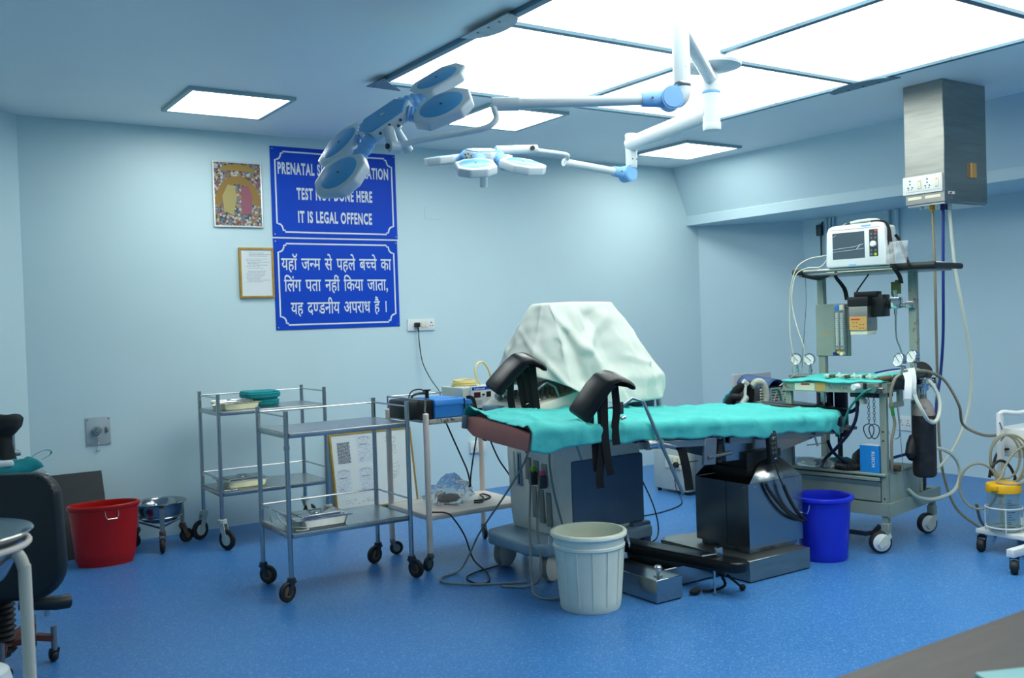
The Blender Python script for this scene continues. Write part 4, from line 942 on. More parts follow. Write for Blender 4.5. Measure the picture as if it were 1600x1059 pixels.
SHEET_FOLDS = [(.2, .02, .34, .45, .09, .022), (.43, .02, .36, .5, .08, .02), (.34, .5, .3, .9, .1, .024), (.12, .3, .2, .95, .1, .02), (.44, .5, .5, .9, .08, -.02), (.28, .12, .26, .62, .14, -.03), (.4, .35, .38, .85, .07, -.025), (.05, .45, .08, .9, .1, .018), (.22, .55, .15, .62, .05, .014)]
def sheet_pt(u, v):
    tx, ty = ringat(topr, u); bx, by, bz = ringat(ring, u); zt = 1.437
    if v < .22:
        q = v / .22; cx, cy = 3.19, 4.215
        return (cx + (tx - cx) * q, cy + (ty - cy) * q, zt + .004 * nz(tx * 6, ty * 6, q) - .006 * q ** 4)
    q = (v - .22) / .78
    wr = max(0, math.cos(2 * PI * (u - .03))) ** .6; ex = (1 - wr) * q ** .85 + wr * (min(1, q / .76) - .07 * max(0, (q - .76) / .24)); x = tx + (bx - tx) * ex; y = ty + (by - ty) * ex; z = zt - .006 + (bz - zt) * q
    fd = .03 * q * math.sin(u * 2 * PI * 7 + 2.5 * nz(u * 5, 3, 0) + 1.5 * q) * (.4 + .6 * abs(nz(u * 9, 1, 5))) + .028 * q * (1 - q * .4) * nz(x * 6, y * 6, z * 5 + 4) + .010 * nz(x * 16, y * 16, z * 14)
    cre = abs(nz(x * 4 + z * 3, y * 4 - z * 2, 12)); fd += .016 * q * max(0, .2 - cre) / .2
    for u0, q0, u1, q1, wd, am_ in SHEET_FOLDS:
        s_ = max(0, min(1, ((u - u0) * (u1 - u0) * 9 + (q - q0) * (q1 - q0)) / ((u1 - u0) ** 2 * 9 + (q1 - q0) ** 2))); dd = math.hypot((u - u0 - s_ * (u1 - u0)) * 3, q - q0 - s_ * (q1 - q0))
        fd += am_ * max(0, 1 - dd / wd) * min(1, q * 5)
    dx, dy = x - 3.2, y - 4.22; L = math.hypot(dx, dy) or 1
    return (x + dx / L * fd, y + dy / L * fd, z + .012 * q * nz(u * 14, 7, 0))
def sheet_wrap(u, v): return sheet_pt(u, v)
tag(MB().grid(sheet_wrap, 168, 60, True).build('dust_sheet', 'sheet', ang=85, solid=.002), 'white cotton sheet thrown over the ultrasound machine monitor', 'sheet')
cable('probe_cable', 'grey cable hanging in front of ultrasound ports to the floor at left', [(2.885, 4.19, .70), (2.865, 4.24, .58), (2.80, 4.30, .44), (2.72, 4.36, .3), (2.68, 4.42, .2), (2.64, 4.46, .09), (2.58, 4.47, .012), (2.44, 4.42, .008), (2.42, 4.3, .008), (2.55, 4.17, .008), (2.74, 4.06, .008)], 'cableg', .006)
cable('probe_cable', 'grey cable falling from the lime plug, sweeping under the pale bucket', [(2.87, 4.185, .55), (2.85, 4.16, .46), (2.79, 4.09, .3), (2.73, 4.0, .16), (2.68, 3.92, .05), (2.64, 3.84, .008), (2.66, 3.73, .008), (2.76, 3.72, .008)], 'cableg', .006)
cable('probe_cable', 'grey cable falling from the pink plug to the base', [(2.875, 4.105, .53), (2.85, 4.09, .42), (2.81, 4.05, .28), (2.77, 3.97, .14), (2.73, 3.93, .05), (2.68, 3.98, .012), (2.60, 4.08, .008)], 'cableg', .006)
cable('probe_cable', 'grey cable nearest the blue side panel of the ultrasound machine', [(2.90, 4.04, .72), (2.89, 4.035, .6), (2.895, 4.01, .45), (2.92, 3.985, .3), (2.93, 3.96, .21)], 'cableg', .006)
# ---- grey power box
t = thing('power_box', 'grey metal power conditioner with plugged socket standing behind table', 'power box', (5.15, 5.42, 0))
b = MB(); b.rbox(5.0, 5.30, 5.232, 5.60, .025, .362, .006); b.build('case', mat('grey_enamel', '#a9b6b5', .45, var=.04), t)
k = MB()
for x in (5.03, 5.27):
    for y in (5.26, 5.57): k.cyl((x, y, 0), (x, y, .026), .016, n=10)
k.build('feet', 'rubber', t)
o = MB().rbox(4.992, 5.002, 5.29, 5.46, .19, .29, .003).build('socket_plate', 'ivory', t)
MB().rbox(4.988, 4.993, 5.295, 5.345, .195, .285, .002).rbox(4.988, 4.993, 5.352, 5.40, .195, .285, .002).rbox(4.988, 4.993, 5.407, 5.455, .195, .285, .002).build('socket_module', 'ivory', o)
k = MB()
for y in (5.32, 5.375): 
    for dy, dz in ((0, .02), (0, .002), (.01, -.02), (-.01, -.02)): k.cyl((4.9865, y + dy, .245 + dz), (4.989, y + dy, .245 + dz), .004, n=8)
k.build('socket_holes', 'black', o)
MB().cyl((4.99, 5.325, .225), (4.965, 5.325, .225), .022, n=16).build('plug', 'black', t)
MB().tube([(4.966, 5.325, .22), (4.955, 5.32, .15), (4.95, 5.30, .05), (4.9, 5.2, .006), (4.7, 5.0, .006), (4.4, 4.9, .006), (4.1, 4.9, .006), (3.8, 4.8, .006)], .004, 6, sm=5).build('plug_cord', 'cable', t)
cable('power_cable', 'black cable running from ultrasound machine rear down to floor', [(3.5, 4.3, .5), (3.62, 4.32, .54), (3.70, 4.33, .48), (3.78, 4.33, .36), (3.86, 4.33, .2), (3.88, 4.32, .06), (3.8, 4.3, .006), (3.65, 4.4, .006)])
cable('power_cable', 'thin black cable crossing in front of the grey power box', [(4.975, 5.36, .225), (4.965, 5.28, .235), (4.99, 5.15, .27), (5.1, 4.95, .30), (5.3, 4.8, .3), (5.4, 4.78, .25)], r=.0035)
# ================================================================ anaesthesia machine
AM = thing('anaesthesia_machine', 'grey green anaesthesia trolley with drawers, tall posts and white disc wheels', 'anaesthesia machine', (4.605, 3.273, 0), math.radians(11))
AT = MAT_OF[AM.name]
def A(u, v, z): return AT @ Vector((u, v, z))
def am(name, m, f, par=None, **k):
    b = MB(AT); f(b); return b.build(name, m, par or AM, **k)
D_, W_ = .43, .57
for u, v, zt in ((0, 0, .925), (0, W_, .925)): am('post', 'green', lambda b: b.rbox(u - .004, u + .03, v - .018, v + .018, .2, zt, .003, 1))
for u, v in ((D_, 0), (D_, W_)):
    am('tall_post', 'greenr' if v == 0 else 'green', lambda b: b.rbox(u - .012, u + .03, v - .022, v + .022, .2, 1.57, .003, 1))
k = am('post_holes', 'black', lambda b: [b.cyl((-.0055, 0, z), (-.003, 0, z), .005, n=10) for z in (.67, .62, .30)])
# base frame and side beams
am('base_frame', 'green', lambda b: (b.box(-.012, .02, -.03, W_ + .03, .205, .275), b.box(D_, D_ + .04, -.03, W_ + .03, .205, .275), b.box(-.012, .68, -.034, -.022, .2, .276), b.box(-.012, .68, W_ + .022, W_ + .034, .2, .276), b.box(.62, .68, -.03, W_ + .03, .21, .27)))
def dcaster(u, v, an):
    o = am('caster', 'green', lambda b: (b.box(u - .016, u + .016, v - .016, v + .016, .15, .21), b.rbox(u - .022, u + .022, v - .022, v + .022, .11, .165, .003, 1)))
    c, s = math.cos(an), math.sin(an); M = AT @ Matrix.Translation((u, v, 0)) @ Matrix.Rotation(an, 4, 'Z')
    f = MB(M); f.rbox(-.018, .02, -.02, .02, .09, .112, .005); f.prism([(-.018, .1), (.02, .1), (.062, .055), (.045, .03), (.01, .05)], .022, .032, Matrix(((1, 0, 0, 0), (0, 0, 1, 0), (0, 1, 0, 0), (0, 0, 0, 1)))); f.build('fork', 'oldwhite', o)
    Mw = M @ Matrix.Translation((.036, 0, .062)) @ Matrix.Rotation(PI / 2, 4, 'X')
    MB().lathe([(.04, -.02), (.052, -.02), (.06, -.014), (.062, 0), (.06, .014), (.052, .02), (.04, .02)], n=32, M=Mw).build('wheel', 'rubber', o)
    MB().lathe([(0, -.0235), (.046, -.022), (.051, -.018), (.051, .018), (.046, .022), (0, .0235)], n=32, M=Mw).build('wheel_disc', 'whitep', o)
for u, v, an in ((.01, 0, 2.4), (.01, W_, 2.2), (.63, 0, 2.6), (.63, W_, 2.4)): dcaster(u, v, an)
am('brake_bar', 'darkmetal', lambda b: b.tube([(0, .03, .15), (-.02, .06, .11), (-.03, .1, .1), (-.03, W_ - .1, .1), (0, W_ - .03, .15)], (.006, .012), n=4))
# drawers
am('drawer_case', 'green', lambda b: b.box(.012, D_, -.018, W_ + .018, .272, .425))
am('shelf_top', 'green', lambda b: b.rbox(-.02, D_, -.012, W_ + .01, .424, .438, .003, 1))
am('drawer_lip', 'green', lambda b: b.rbox(-.022, .012, .02, W_ - .02, .396, .416, .003, 1))
am('drawer', 'green', lambda b: b.rbox(-.006, .012, .022, W_ - .022, .282, .374, .003, 1))
am('drawer_grip', 'green', lambda b: b.prism([(-.02, .392), (.0, .392), (.006, .36), (-.004, .36)], .022, W_ - .022, Matrix(((1, 0, 0, 0), (0, 0, 1, 0), (0, 1, 0, 0), (0, 0, 0, 1)))))
# worktop tray
am('worktop', 'greenr', lambda b: (b.box(-.02, -.008, -.03, W_ + .02, .882, .938), b.box(-.02, D_, -.034, -.022, .885, .938), b.box(-.02, D_, W_ + .012, W_ + .024, .885, .938), b.box(-.008, D_, -.022, W_ + .012, .915, .925)))
am('label_strip', 'tan', lambda b: b.box(-.0215, -.0198, .325, .385, .886, .936)); am('label_strip', 'ivory', lambda b: b.box(-.0215, -.0198, .39, .515, .888, .93)); am('red_label', 'red', lambda b: b.box(-.022, -.0212, .42, .475, .918, .928))
Ml = AT @ Matrix(((0, 0, -1, -.0212), (-1, 0, 0, .3), (0, 1, 0, .9), (0, 0, 0, 1)))
lettering('lettering', latin('BOYLE BA', .01), AM, Ml, .11, .026, mat('faded_print', '#5f6b62', .6))
am('side_bracket', 'green', lambda b: (b.box(.0, .16, -.05, -.034, .80, .83), b.box(.1, .15, -.05, -.034, .83, .95)))
# top shelf with rubber buffers
sh = am('top_shelf', 'steelb', lambda b: (b.rbox(.25, .60, -.16, .62, 1.555, 1.568, .003, 1), b.cyl((.225, -.02, 1.584), (.225, .60, 1.584), .011, n=12), b.cyl((.62, -.16, 1.584), (.62, .62, 1.584), .011, n=12)))
am('buffer', 'rubber', lambda b: b.cyl((.225, .02, 1.581), (.225, -.215, 1.578), .0195, n=16)); am('buffer', 'rubber', lambda b: b.cyl((.225, .64, 1.583), (.225, .575, 1.583), .018, n=16))
am('buffer', 'rubber', lambda b: b.tube([(.26, .6, 1.565), (.27, .5, 1.55), (.26, .42, 1.56)], [.012, .022, .008], 12, sm=4)); am('buffer', 'rubber', lambda b: b.cyl((.225, -.2, 1.578), (.62, -.2, 1.578), .017, n=14))
# flowmeter panel
am('rear_panel', 'green', lambda b: b.rbox(D_ - .02, D_ + .01, .385, W_ + .03, 1.065, 1.385, .003, 1))
am('panel_sticker', 'tan', lambda b: (b.box(D_ - .0215, D_ - .0198, .455, .48, 1.185, 1.21), b.box(D_ - .0215, D_ - .0198, .51, .555, 1.2, 1.205), b.box(D_ - .0215, D_ - .0198, .515, .55, 1.188, 1.192)))
am('flowmeter', 'steelb', lambda b: b.rbox(D_ - .055, D_ - .02, .392, .46, 1.07, 1.38, .004)); am('flowmeter_face', 'glass', lambda b: b.rbox(D_ - .064, D_ - .055, .4, .455, 1.1, 1.34, .003))
am('flowmeter_scale', 'paper', lambda b: (b.box(D_ - .0565, D_ - .0545, .404, .42, 1.11, 1.33), b.box(D_ - .0565, D_ - .0545, .434, .45, 1.11, 1.33)))
am('scale_marks', 'ink', lambda b: [b.box(D_ - .0572, D_ - .0562, y, y + (.008 if i % 5 else .013), 1.115 + .012 * i, 1.117 + .012 * i) for i in range(18) for y in (.405, .435)])
am('flow_cap', 'bluedev', lambda b: b.rbox(D_ - .06, D_ - .02, .428, .455, 1.345, 1.378, .003)); am('flow_cap', 'ivory', lambda b: b.rbox(D_ - .06, D_ - .02, .398, .424, 1.345, 1.378, .003))
am('flow_float', 'red', lambda b: (b.sph((D_ - .058, .412, 1.125), .005), b.sph((D_ - .058, .442, 1.127), .005)))
am('flow_knob', 'tubeblue', lambda b: b.cyl((D_ - .055, .448, 1.082), (D_ - .085, .448, 1.082), .011, n=14)); am('flow_knob', 'ivory', lambda b: b.cyl((D_ - .055, .405, 1.082), (D_ - .085, .405, 1.082), .011, n=14)); am('flow_knob', 'yellow', lambda b: b.cyl((D_ - .055, .427, 1.09), (D_ - .08, .427, 1.09), .008, n=14))
# vaporizer on the back bar
am('back_bar', 'steel', lambda b: (b.cyl((D_ - .02, .39, 1.365), (D_ - .02, .0, 1.36), .011, n=12), b.rbox(D_ - .04, D_ + .0, -.02, .03, 1.345, 1.385, .004)))
va = am('vaporizer', 'steelb', lambda b: b.rbox(D_ - .16, D_ - .03, .20, .315, 1.22, 1.365, .004))
am('vaporizer_head', 'black', lambda b: (b.rbox(D_ - .165, D_ - .03, .195, .32, 1.365, 1.42, .004), b.rbox(D_ - .12, D_ - .05, .16, .30, 1.42, 1.45, .004), b.rbox(D_ - .11, D_ - .02, .125, .2, 1.30, 1.43, .006)), va)
am('vaporizer_label', 'tan', lambda b: b.box(D_ - .162, D_ - .159, .205, .31, 1.225, 1.305), va); am('red_label', 'red', lambda b: b.box(D_ - .1632, D_ - .1618, .245, .3, 1.285, 1.293), va)
am('label_marks', 'ink', lambda b: [b.box(D_ - .1632, D_ - .1618, .22 + .02 * (i % 4), .23 + .02 * (i % 4), 1.235 + .011 * (i // 2), 1.238 + .011 * (i // 2)) for i in range(8)], va)
am('vaporizer_foot', 'ivory', lambda b: b.rbox(D_ - .155, D_ - .035, .205, .31, 1.197, 1.222, .003), va)
am('valve_block', 'chrome', lambda b: (b.rbox(D_ - .07, D_ - .02, .05, .115, 1.345, 1.41, .004), b.cyl((D_ - .045, .083, 1.41), (D_ - .045, .083, 1.45), .014, n=14), b.cyl((D_ - .045, .083, 1.345), (D_ - .045, .083, 1.31), .009, n=12)))
am('drop_tube', 'steel', lambda b: b.tube([(D_ - .045, .083, 1.32), (D_ - .045, .083, 1.18), (D_ - .04, .06, 1.1), (D_ - .03, .03, .95)], .005, 8, sm=4))
am('burnt_card', mat('brown_green_card', '#5c5a34', .7, vs_=40, col2='#3f7a35', thr=(.5, .55)), lambda b: (b.box(D_ - .05, D_ - .046, .07, .105, 1.42, 1.5), b.box(D_ - .052, D_ - .05, .045, .08, 1.43, 1.51)))
# gauges
def gauge(u, v, z, face, r, lab_par, stem):
    f = Vector(face).normalized(); c = Vector((u, v, z))
    o = am('pressure_gauge', 'chrome', lambda b: (b.cyl(c, c + f * .026, r, n=28), b.torus(c + f * .026, f, r - .002, .004, 28, 8), b.cyl(c + Vector((0, 0, -r)), c + Vector((0, 0, -r - stem)), .009, n=12), b.cyl(c + Vector((0, 0, -r - stem * .45)), c + Vector((0, 0, -r - stem * .75)), .013, n=6)), lab_par)
    am('dial', 'paper', lambda b: b.cyl(c + f * .0262, c + f * .0268, r - .004, n=28), o)
    s_ = f.cross(Vector((0, 0, 1))).normalized(); up = s_.cross(f)
    am('needle', 'ink', lambda b: b.cyl(c + f * .028 - (s_ + up) * r * .35, c + f * .028 + (s_ + up) * r * .6, .0014, n=6), o)
    return o
for u, v, z in ((.03, -.1, 1.062), (.20, -.1, 1.072)): gauge(u, v, z, (-1, .45, .15), .037, AM, .05)
for v in (.735, .645): gauge(.41, v, 1.045, (-1, -.25, .05), .036, AM, .06)
am('gauge_manifold', 'steelb', lambda b: (b.rbox(.36, .45, .55, .77, .92, .95, .006), b.cyl((.41, .57, .935), (.41, .78, .935), .014, n=12)))
am('side_manifold', 'darkmetal', lambda b: (b.rbox(.0, .38, -.11, -.06, .955, .985, .006), b.rbox(.06, .12, -.1, -.02, .9, .97, .005)))
am('yoke', 'chrome', lambda b: (b.rbox(.2, .3, -.16, -.08, .90, .955, .008), b.cyl((.25, -.12, .9), (.25, -.12, .86), .02, n=14), b.cyl((.3, -.12, .93), (.40, -.12, .93), .009, n=10), b.cyl((.4, -.14, .93), (.4, -.1, .93), .018, n=12), b.cyl((.2, -.14, .925), (.15, -.16, .92), .012, n=12), b.cyl((.16, -.18, .915), (.12, -.19, .905), .014, n=12)))
am('yoke_disc', 'rubber', lambda b: b.cyl((.36, -.06, .97), (.34, -.09, .99), .055, n=24))
# front gas outlet block, with green hose; chains
go = am('outlet_block', 'steelb', lambda b: (b.rbox(-.05, -.02, -.005, .135, .885, .94, .005), b.cyl((-.05, .02, .91), (-.08, .02, .91), .022, n=16), b.cyl((-.04, .015, .91), (-.05, -.03, .91), .007, n=10)))
am('outlet_knob', 'whitep', lambda b: b.cyl((-.045, .115, .918), (-.085, .125, .918), .018, n=14), go); am('outlet_switch', 'black', lambda b: b.rbox(-.055, -.045, .065, .085, .905, .94, .003), go)
am('valve_body', 'black', lambda b: b.rbox(.0, .12, -.01, .19, .855, .885, .006))
am('rubber_bung', 'ivory', lambda b: (b.cyl((.04, .13, .86), (.04, .13, .84), .012, n=12), b.cyl((.04, .13, .845), (.04, .13, .815), .02, n=14), b.cyl((.06, .17, .845), (.06, .17, .83), .019, n=14), b.cyl((.06, .17, .87), (.06, .17, .845), .012, n=12)))
for v in (.035, .066):
    o = am('hook_chain', 'darkmetal', lambda b: [b.torus((-.03, v, .868 - i * .0155), (0, 1, 0) if i % 2 else (1, 0, 0), .0075, .0018, 10, 5) for i in range(10)])
    am('hook', 'darkmetal', lambda b: (b.tube([(-.03, v, .715), (-.03, v + .028, .70), (-.03, v + .03, .67), (-.03, v + .01, .635), (-.03, v - .012, .64), (-.03, v - .026, .67), (-.03, v - .024, .70), (-.03, v, .715)], .003, 6, sm=4)), o)
am('wire_hook', 'steel', lambda b: b.tube([(.05, -.06, .81), (.05, -.065, .75), (.05, -.07, .66), (.06, -.05, .63), (.06, -.02, .635), (.06, .0, .67), (.06, .005, .69)], .003, 6, sm=5))
am('hanging_wire', 'steel', lambda b: b.tube([(.08, -.055, .8), (.085, -.06, .6), (.09, -.07, .4), (.1, -.075, .28)], .0018, 5, sm=3))
# absorber under the tray: steel stems, dark bags, wooden ring
am('absorber_stem', 'steel', lambda b: (b.cyl((.2, W_ - .12, .91), (.2, W_ - .12, .86), .03, n=16), b.cyl((.2, W_ - .12, .86), (.2, W_ - .12, .8), .018, n=12), b.cyl((.2, W_ - .12, .8), (.2, W_ - .12, .77), .007, n=10), b.torus((.2, W_ - .13, .735), (1, .2, 0), .032, .006, 20, 8)))
am('absorber_can', 'navy', lambda b: (b.cyl((.33, W_ - .06, .9), (.33, W_ - .06, .62), .05, n=18), b.cyl((.36, W_ - .15, .88), (.36, W_ - .15, .58), .04, n=18)))
am('blue_drape_strip', 'black', lambda b: b.box(D_ - .03, D_ - .025, .44, .47, .3, .9))
# hoses of the machine
cable('machine_hose', 'dark blue hose looping under worktop and down behind the drawers', [A(.2, .42, .9), A(.22, .44, .8), A(.24, .36, .74), A(.2, .25, .77), A(.12, .19, .88)], 'navy', .011, cat='hose')
cable('machine_hose', 'navy hose falling from worktop edge to crossing at table head', [A(.05, .17, .85), A(.04, .17, .75), A(.02, .2, .66), A(-.02, .27, .56), A(-.03, .33, .5), A(.02, .38, .447)], 'navy', .010, cat='hose')
cable('machine_hose', 'navy hose crossing the other one below the table head', [A(.0, .33, .6), A(.0, .3, .54), A(.02, .25, .49), A(.06, .2, .45)], 'navy', .010, cat='hose')
cable('machine_hose', 'bright green hose curving down from the front outlet block', [A(-.075, .02, .91), A(-.085, .05, .9), A(-.08, .1, .86), A(-.06, .16, .8), A(-.05, .2, .72), A(-.04, .23, .66)], 'greent', .0065, cat='hose')
cable('machine_hose', 'brown clear hose with green tape beside the front right post', [A(.01, -.1, .99), A(-.02, -.08, .96), A(-.03, -.06, .88), A(-.02, -.06, .8), A(-.0, -.065, .72), A(-.01, -.05, .62), A(.0, -.045, .5), A(.02, -.03, .445)], 'tubeb', .008, cat='hose')
tag(MB().tube([A(-.022, -.061, .815), A(-.012, -.063, .765)], .0092, 8).build('green_tape', mat('green_tape', '#2a8a38', .5)), 'band of green tape round the brown hose by the post', 'tape')
cable('machine_hose', 'black cable running from vaporizer up to the monitor shelf', [A(.3, .2, 1.55), A(.32, .28, 1.46), A(.36, .3, 1.44), A(.4, .34, 1.3), A(.42, .39, 1.24)], 'cable', .0045, cat='cable')
# ---- things on the machine
b = MB()
def dp(u, v):
    U = -.034 + u * (D_ - .04); V = -.01 + v * (W_ + .03)
    z = .942 + .006 * nz(U * 12, V * 12, 1) + .006 * nz(U * 26, V * 20, 3)
    if u < .12: z = z + .006 - .008 * max(0, (.06 - u) / .06) + .004 * math.sin(V * 20)
    if u > .75: z += .035 * ((u - .75) / .25) * (.4 + .6 * (1 - v) + .5 * nz(V * 6, 2, 2))
    return A(U, V, z)
tag(b.grid(dp, 40, 50).build('worktop_drape', 'teal', ang=80, solid=.006), 'turquoise cloth lining the anaesthesia machine worktop', 'drape')
random.seed(21)
for i in range(9):
    U = .10 + random.uniform(0, .05); V = .12 + .033 * i; q = MB(AT)
    q.rbox(U - .014, U + .014, V - .015, V + .013, .952, .972, .004); q.cyl((U, V, .962), (U - .02, V + .01, .966), .007, n=10)
    if i % 3 == 0: q.sph((U, V, .975), .008)
    tag(q.build('airway_connector', 'brown' if i % 3 == 1 else 'oldwhite'), 'small airway connector lying in a row on turquoise worktop cloth', 'connector', 'connectors on the worktop')
q = MB(AT); q.tube([(.14, .14, .955), (.17, .05, .985), (.22, -.04, 1.0), (.27, -.08, 1.0)], (.004, .03), n=4, sm=4, flat=(0, 0, 1)); tag(q.build('gauze_strip', 'sheet'), 'white gauze strip trailing towards the right hand gauges', 'gauze')
q = MB(AT); q.tube([(.13, .1, .985), (.18, .03, 1.0), (.24, -.03, 1.005)], (.004, .009), n=4, sm=4, flat=(0, 0, 1)); tag(q.build('blue_packet', 'tubeblue'), 'blue printed packet lying on the white gauze strip', 'packet')
q = MB(AT); q.tube([(.02, .03, .955), (.09, -.01, .958)], [.016, .019], 12); q.cyl((.0, .04, .955), (.02, .03, .955), .011, n=10); tag(q.build('laryngoscope_handle', 'brown'), 'short dark handle lying on cloth by the right gauges', 'handle')
for i, (pts, lab) in enumerate((([(-.0, -.135, 1.0), (-.01, -.15, .96), (-.03, -.155, .91), (-.035, -.155, .86)], 'white tape strip hanging below gauges, the left one'), ([(.05, -.14, 1.02), (.035, -.155, .97), (.02, -.16, .90), (.04, -.16, .85)], 'white tape strip hanging below gauges, the right one'))):
    q = MB(AT); q.tube(pts, (.002, .018), n=4, sm=4, flat=(-1, -.6, 0)); tag(q.build('tape_strip', 'whitep'), lab, 'tape', 'tape strips under the gauges')
# gas cylinder
t = thing('gas_cylinder', 'black gas cylinder with grey shoulder hanging from machine yoke', 'gas cylinder', A(.25, -.12, .40))
c = A(.25, -.12, 0); c.z = 0
MB().lathe([(0, .40), (.05, .401), (.06, .41), (.063, .43), (.063, .72), (.061, .745)], c, 36).build('body', mat('scuffed_black_paint', '#1e1f22', .5, vs_=18, col2='#3a3434', thr=(.5, .8), bump=.2, bs=80), t)
MB().lathe([(.061, .745), (.058, .77), (.048, .80), (.032, .825), (.019, .838)], c, 36).build('shoulder', mat('scuffed_grey_paint', '#9a938c', .55, vs_=30, col2='#5c5048', thr=(.55, .7)), t)
MB().lathe([(.019, .838), (.017, .86), (.017, .905), (0, .905)], c, 20).build('neck', 'steelb', t)
MB(AT).cyl((.21, -.175, .72), (.195, -.2, .715), .014, n=12).sph((.19, -.2, .715), .012).build('clamp_screw', 'chrome', t)
cable('gas_hose', 'thick white hose looped round the gas cylinder shoulder', [A(.22, -.14, .95), A(.25, -.17, .92), A(.27, -.2, .84), A(.24, -.21, .76), A(.17, -.215, .72), A(.09, -.21, .735), A(.04, -.2, .79), A(.03, -.17, .86), A(.05, -.14, .93)], 'tubew', .0105, cat='hose')
cable('gas_hose', 'thick white hose looping beside the rear wheel, low down', [A(.30, -.02, .52), A(.42, -.1, .54), A(.55, -.14, .5), A(.63, -.16, .42), A(.63, -.16, .33), A(.55, -.15, .27), A(.42, -.1, .245), A(.30, -.06, .27), A(.25, -.02, .32)], 'tubew', .0105, cat='hose')
tag(MB().lathe([(.02, 0), (.05, .02), (.055, .08), (.045, .13), (.02, .15), (0, .155)], M=AT @ Matrix.Translation((.18, -.07, .50)) @ Matrix.Rotation(.5, 4, 'Y'), n=20, sy=.6).build('face_mask', 'rubber'), 'black rubber face mask hanging just left of the gas cylinder', 'mask')
tag(MB(AT).lathe([(0, 0), (.04, 0), (.048, .02), (.05, .09), (.043, .1), (.04, .09), (.0, .085)], (.53, .04, .272), 20).build('rubber_cup', 'rubber'), 'black rubber cup standing on base frame behind gas cylinder', 'cup')
# blue carton, corrugated tubing, dome mask, poly bag on the drawer top
t = thing('supply_carton', 'bright blue carton with white lettering on the drawer unit', 'carton', A(.03, .075, .4385))
Mx = AT @ Matrix.Translation((.03, .075, .4385)) @ Matrix.Rotation(-.1, 4, 'Z')
MB(Mx).box(-.035, .055, -.055, .06, 0, .15).build('carton_body', 'boxblue', t)
MB(Mx).box(-.03, .05, -.05, .055, .15, .1515).build('open_flap', 'paper', t)
lettering('lettering', latin('RUSCH', .03), t, Mx @ Matrix(((0, 0, -1, -.0358), (0, -1, 0, -.012), (-1, 0, 0, .118), (0, 0, 0, 1))) @ Matrix.Identity(4), .085, .026)
lettering('lettering', latin('RUSCH', .03), t, Mx @ Matrix(((0, 1, 0, .0), (0, 0, -1, -.0558), (-1, 0, 0, .118), (0, 0, 0, 1))), .085, .026)
def corrug(lab, pts, r, m='rubber', cat='hose', pitch=.011, grp=None):
    P = smooth_pts([Vector(a) for a in pts], 12); L = [0]
    for a, b in zip(P, P[1:]): L.append(L[-1] + (b - a).length)
    n = int(L[-1] / (pitch / 4)); Q = []; j = 0
    for i in range(n + 1):
        s = L[-1] * i / n
        while j < len(L) - 2 and L[j + 1] < s: j += 1
        f = (s - L[j]) / max(1e-9, L[j + 1] - L[j]); Q.append(P[j].lerp(P[j + 1], f))
    return tag(MB().tube(Q, [r * (1 + .13 * math.cos(i * PI / 2)) for i in range(n + 1)], 12).build('corrugated_hose', m), lab, cat, grp)
corrug('black corrugated hose lying on drawer unit behind the blue carton', [A(.06, .30, .462), A(.05, .24, .466), A(.06, .15, .465), A(.09, .06, .46)], .02)
corrug('black corrugated hose in front on drawer unit, left of the carton', [A(.0, .28, .459), A(-.005, .2, .459), A(.09, .12, .459), A(.1, -.0, .459)], .017)
q = MB(AT); q.cyl((.1, -.0, .459), (.1, -.045, .459), .019, n=14); tag(q.build('hose_end', 'brown'), 'brown metal hose end lying right of the blue carton', 'hose end')
q = MB(); q.lathe([(.1, 0), (.1, .03), (.09, .07), (.06, .1), (0, .11)], M=AT @ Matrix.Translation((.2, .17, .4385)), n=28, sy=1.1); tag(q.build('dome_hood', 'leather2'), 'shiny black dome hood on drawer unit behind the carton', 'hood')
def pbag(u, v):
    a = 2 * PI * u; ph = PI * (v - .5); cp = max(0, math.cos(ph)) ** .6; x, y, z = .05 * math.cos(a) * cp, .12 * math.sin(a) * cp, .028 * math.sin(ph)
    k = 1 + .3 * nz(x * 22, y * 22, z * 30); return A(.03 + x * k, .42 + y * k, .4395 + max(0, .022 + z * k))
tag(MB().grid(pbag, 36, 16, True).build('polythene_bag', 'bag', ang=25), 'flat clear polythene bag on drawer unit by table head', 'bag')
tag(MB().grid(lambda u, v: A(.12 + .12 * v, .25 + .22 * u, .4395 + .006 + .028 * math.sin(PI * u) * (.6 + .4 * v) + .006 * nz(u * 7, v * 7, 2)), 20, 10).build('green_cloth', 'teald', solid=.004, ang=80), 'crumpled dark green cloth behind polythene bag on drawers', 'cloth')
# ---- patient monitor on the top shelf
t = thing('patient_monitor', 'white patient monitor with dark cracked screen and control strip', 'monitor', A(.3, .22, 1.586))
Mm = AT @ Matrix.Translation((.215, .415, 1.597)) @ Matrix.Rotation(-.03, 4, 'Z') @ Matrix(((0, 0, -1, 0), (-1, 0, 0, 0), (0, 1, 0, 0), (0, 0, 0, 1)))      # local x right, y up, z to viewer
MB(Mm).rbox(.01, .355, .008, .232, -.16, -.02, .02, 3).build('rear_case', mat('monitor_grey_case', '#b9c4c6', .4), t)
fr = MB(); fr.prism([(.012, 0), (.36, .0), (.372, .012), (.362, .21), (.348, .238), (.32, .246), (.05, .242), (.022, .232), (.008, .205), (0, .012)], -.03, .012, Mm, r=.006, n=2); fr.build('bezel', 'whitep', t)
MB(Mm).rbox(.045, .245, .045, .2, .008, .0135, .002, 1).build('screen', 'screen', t)
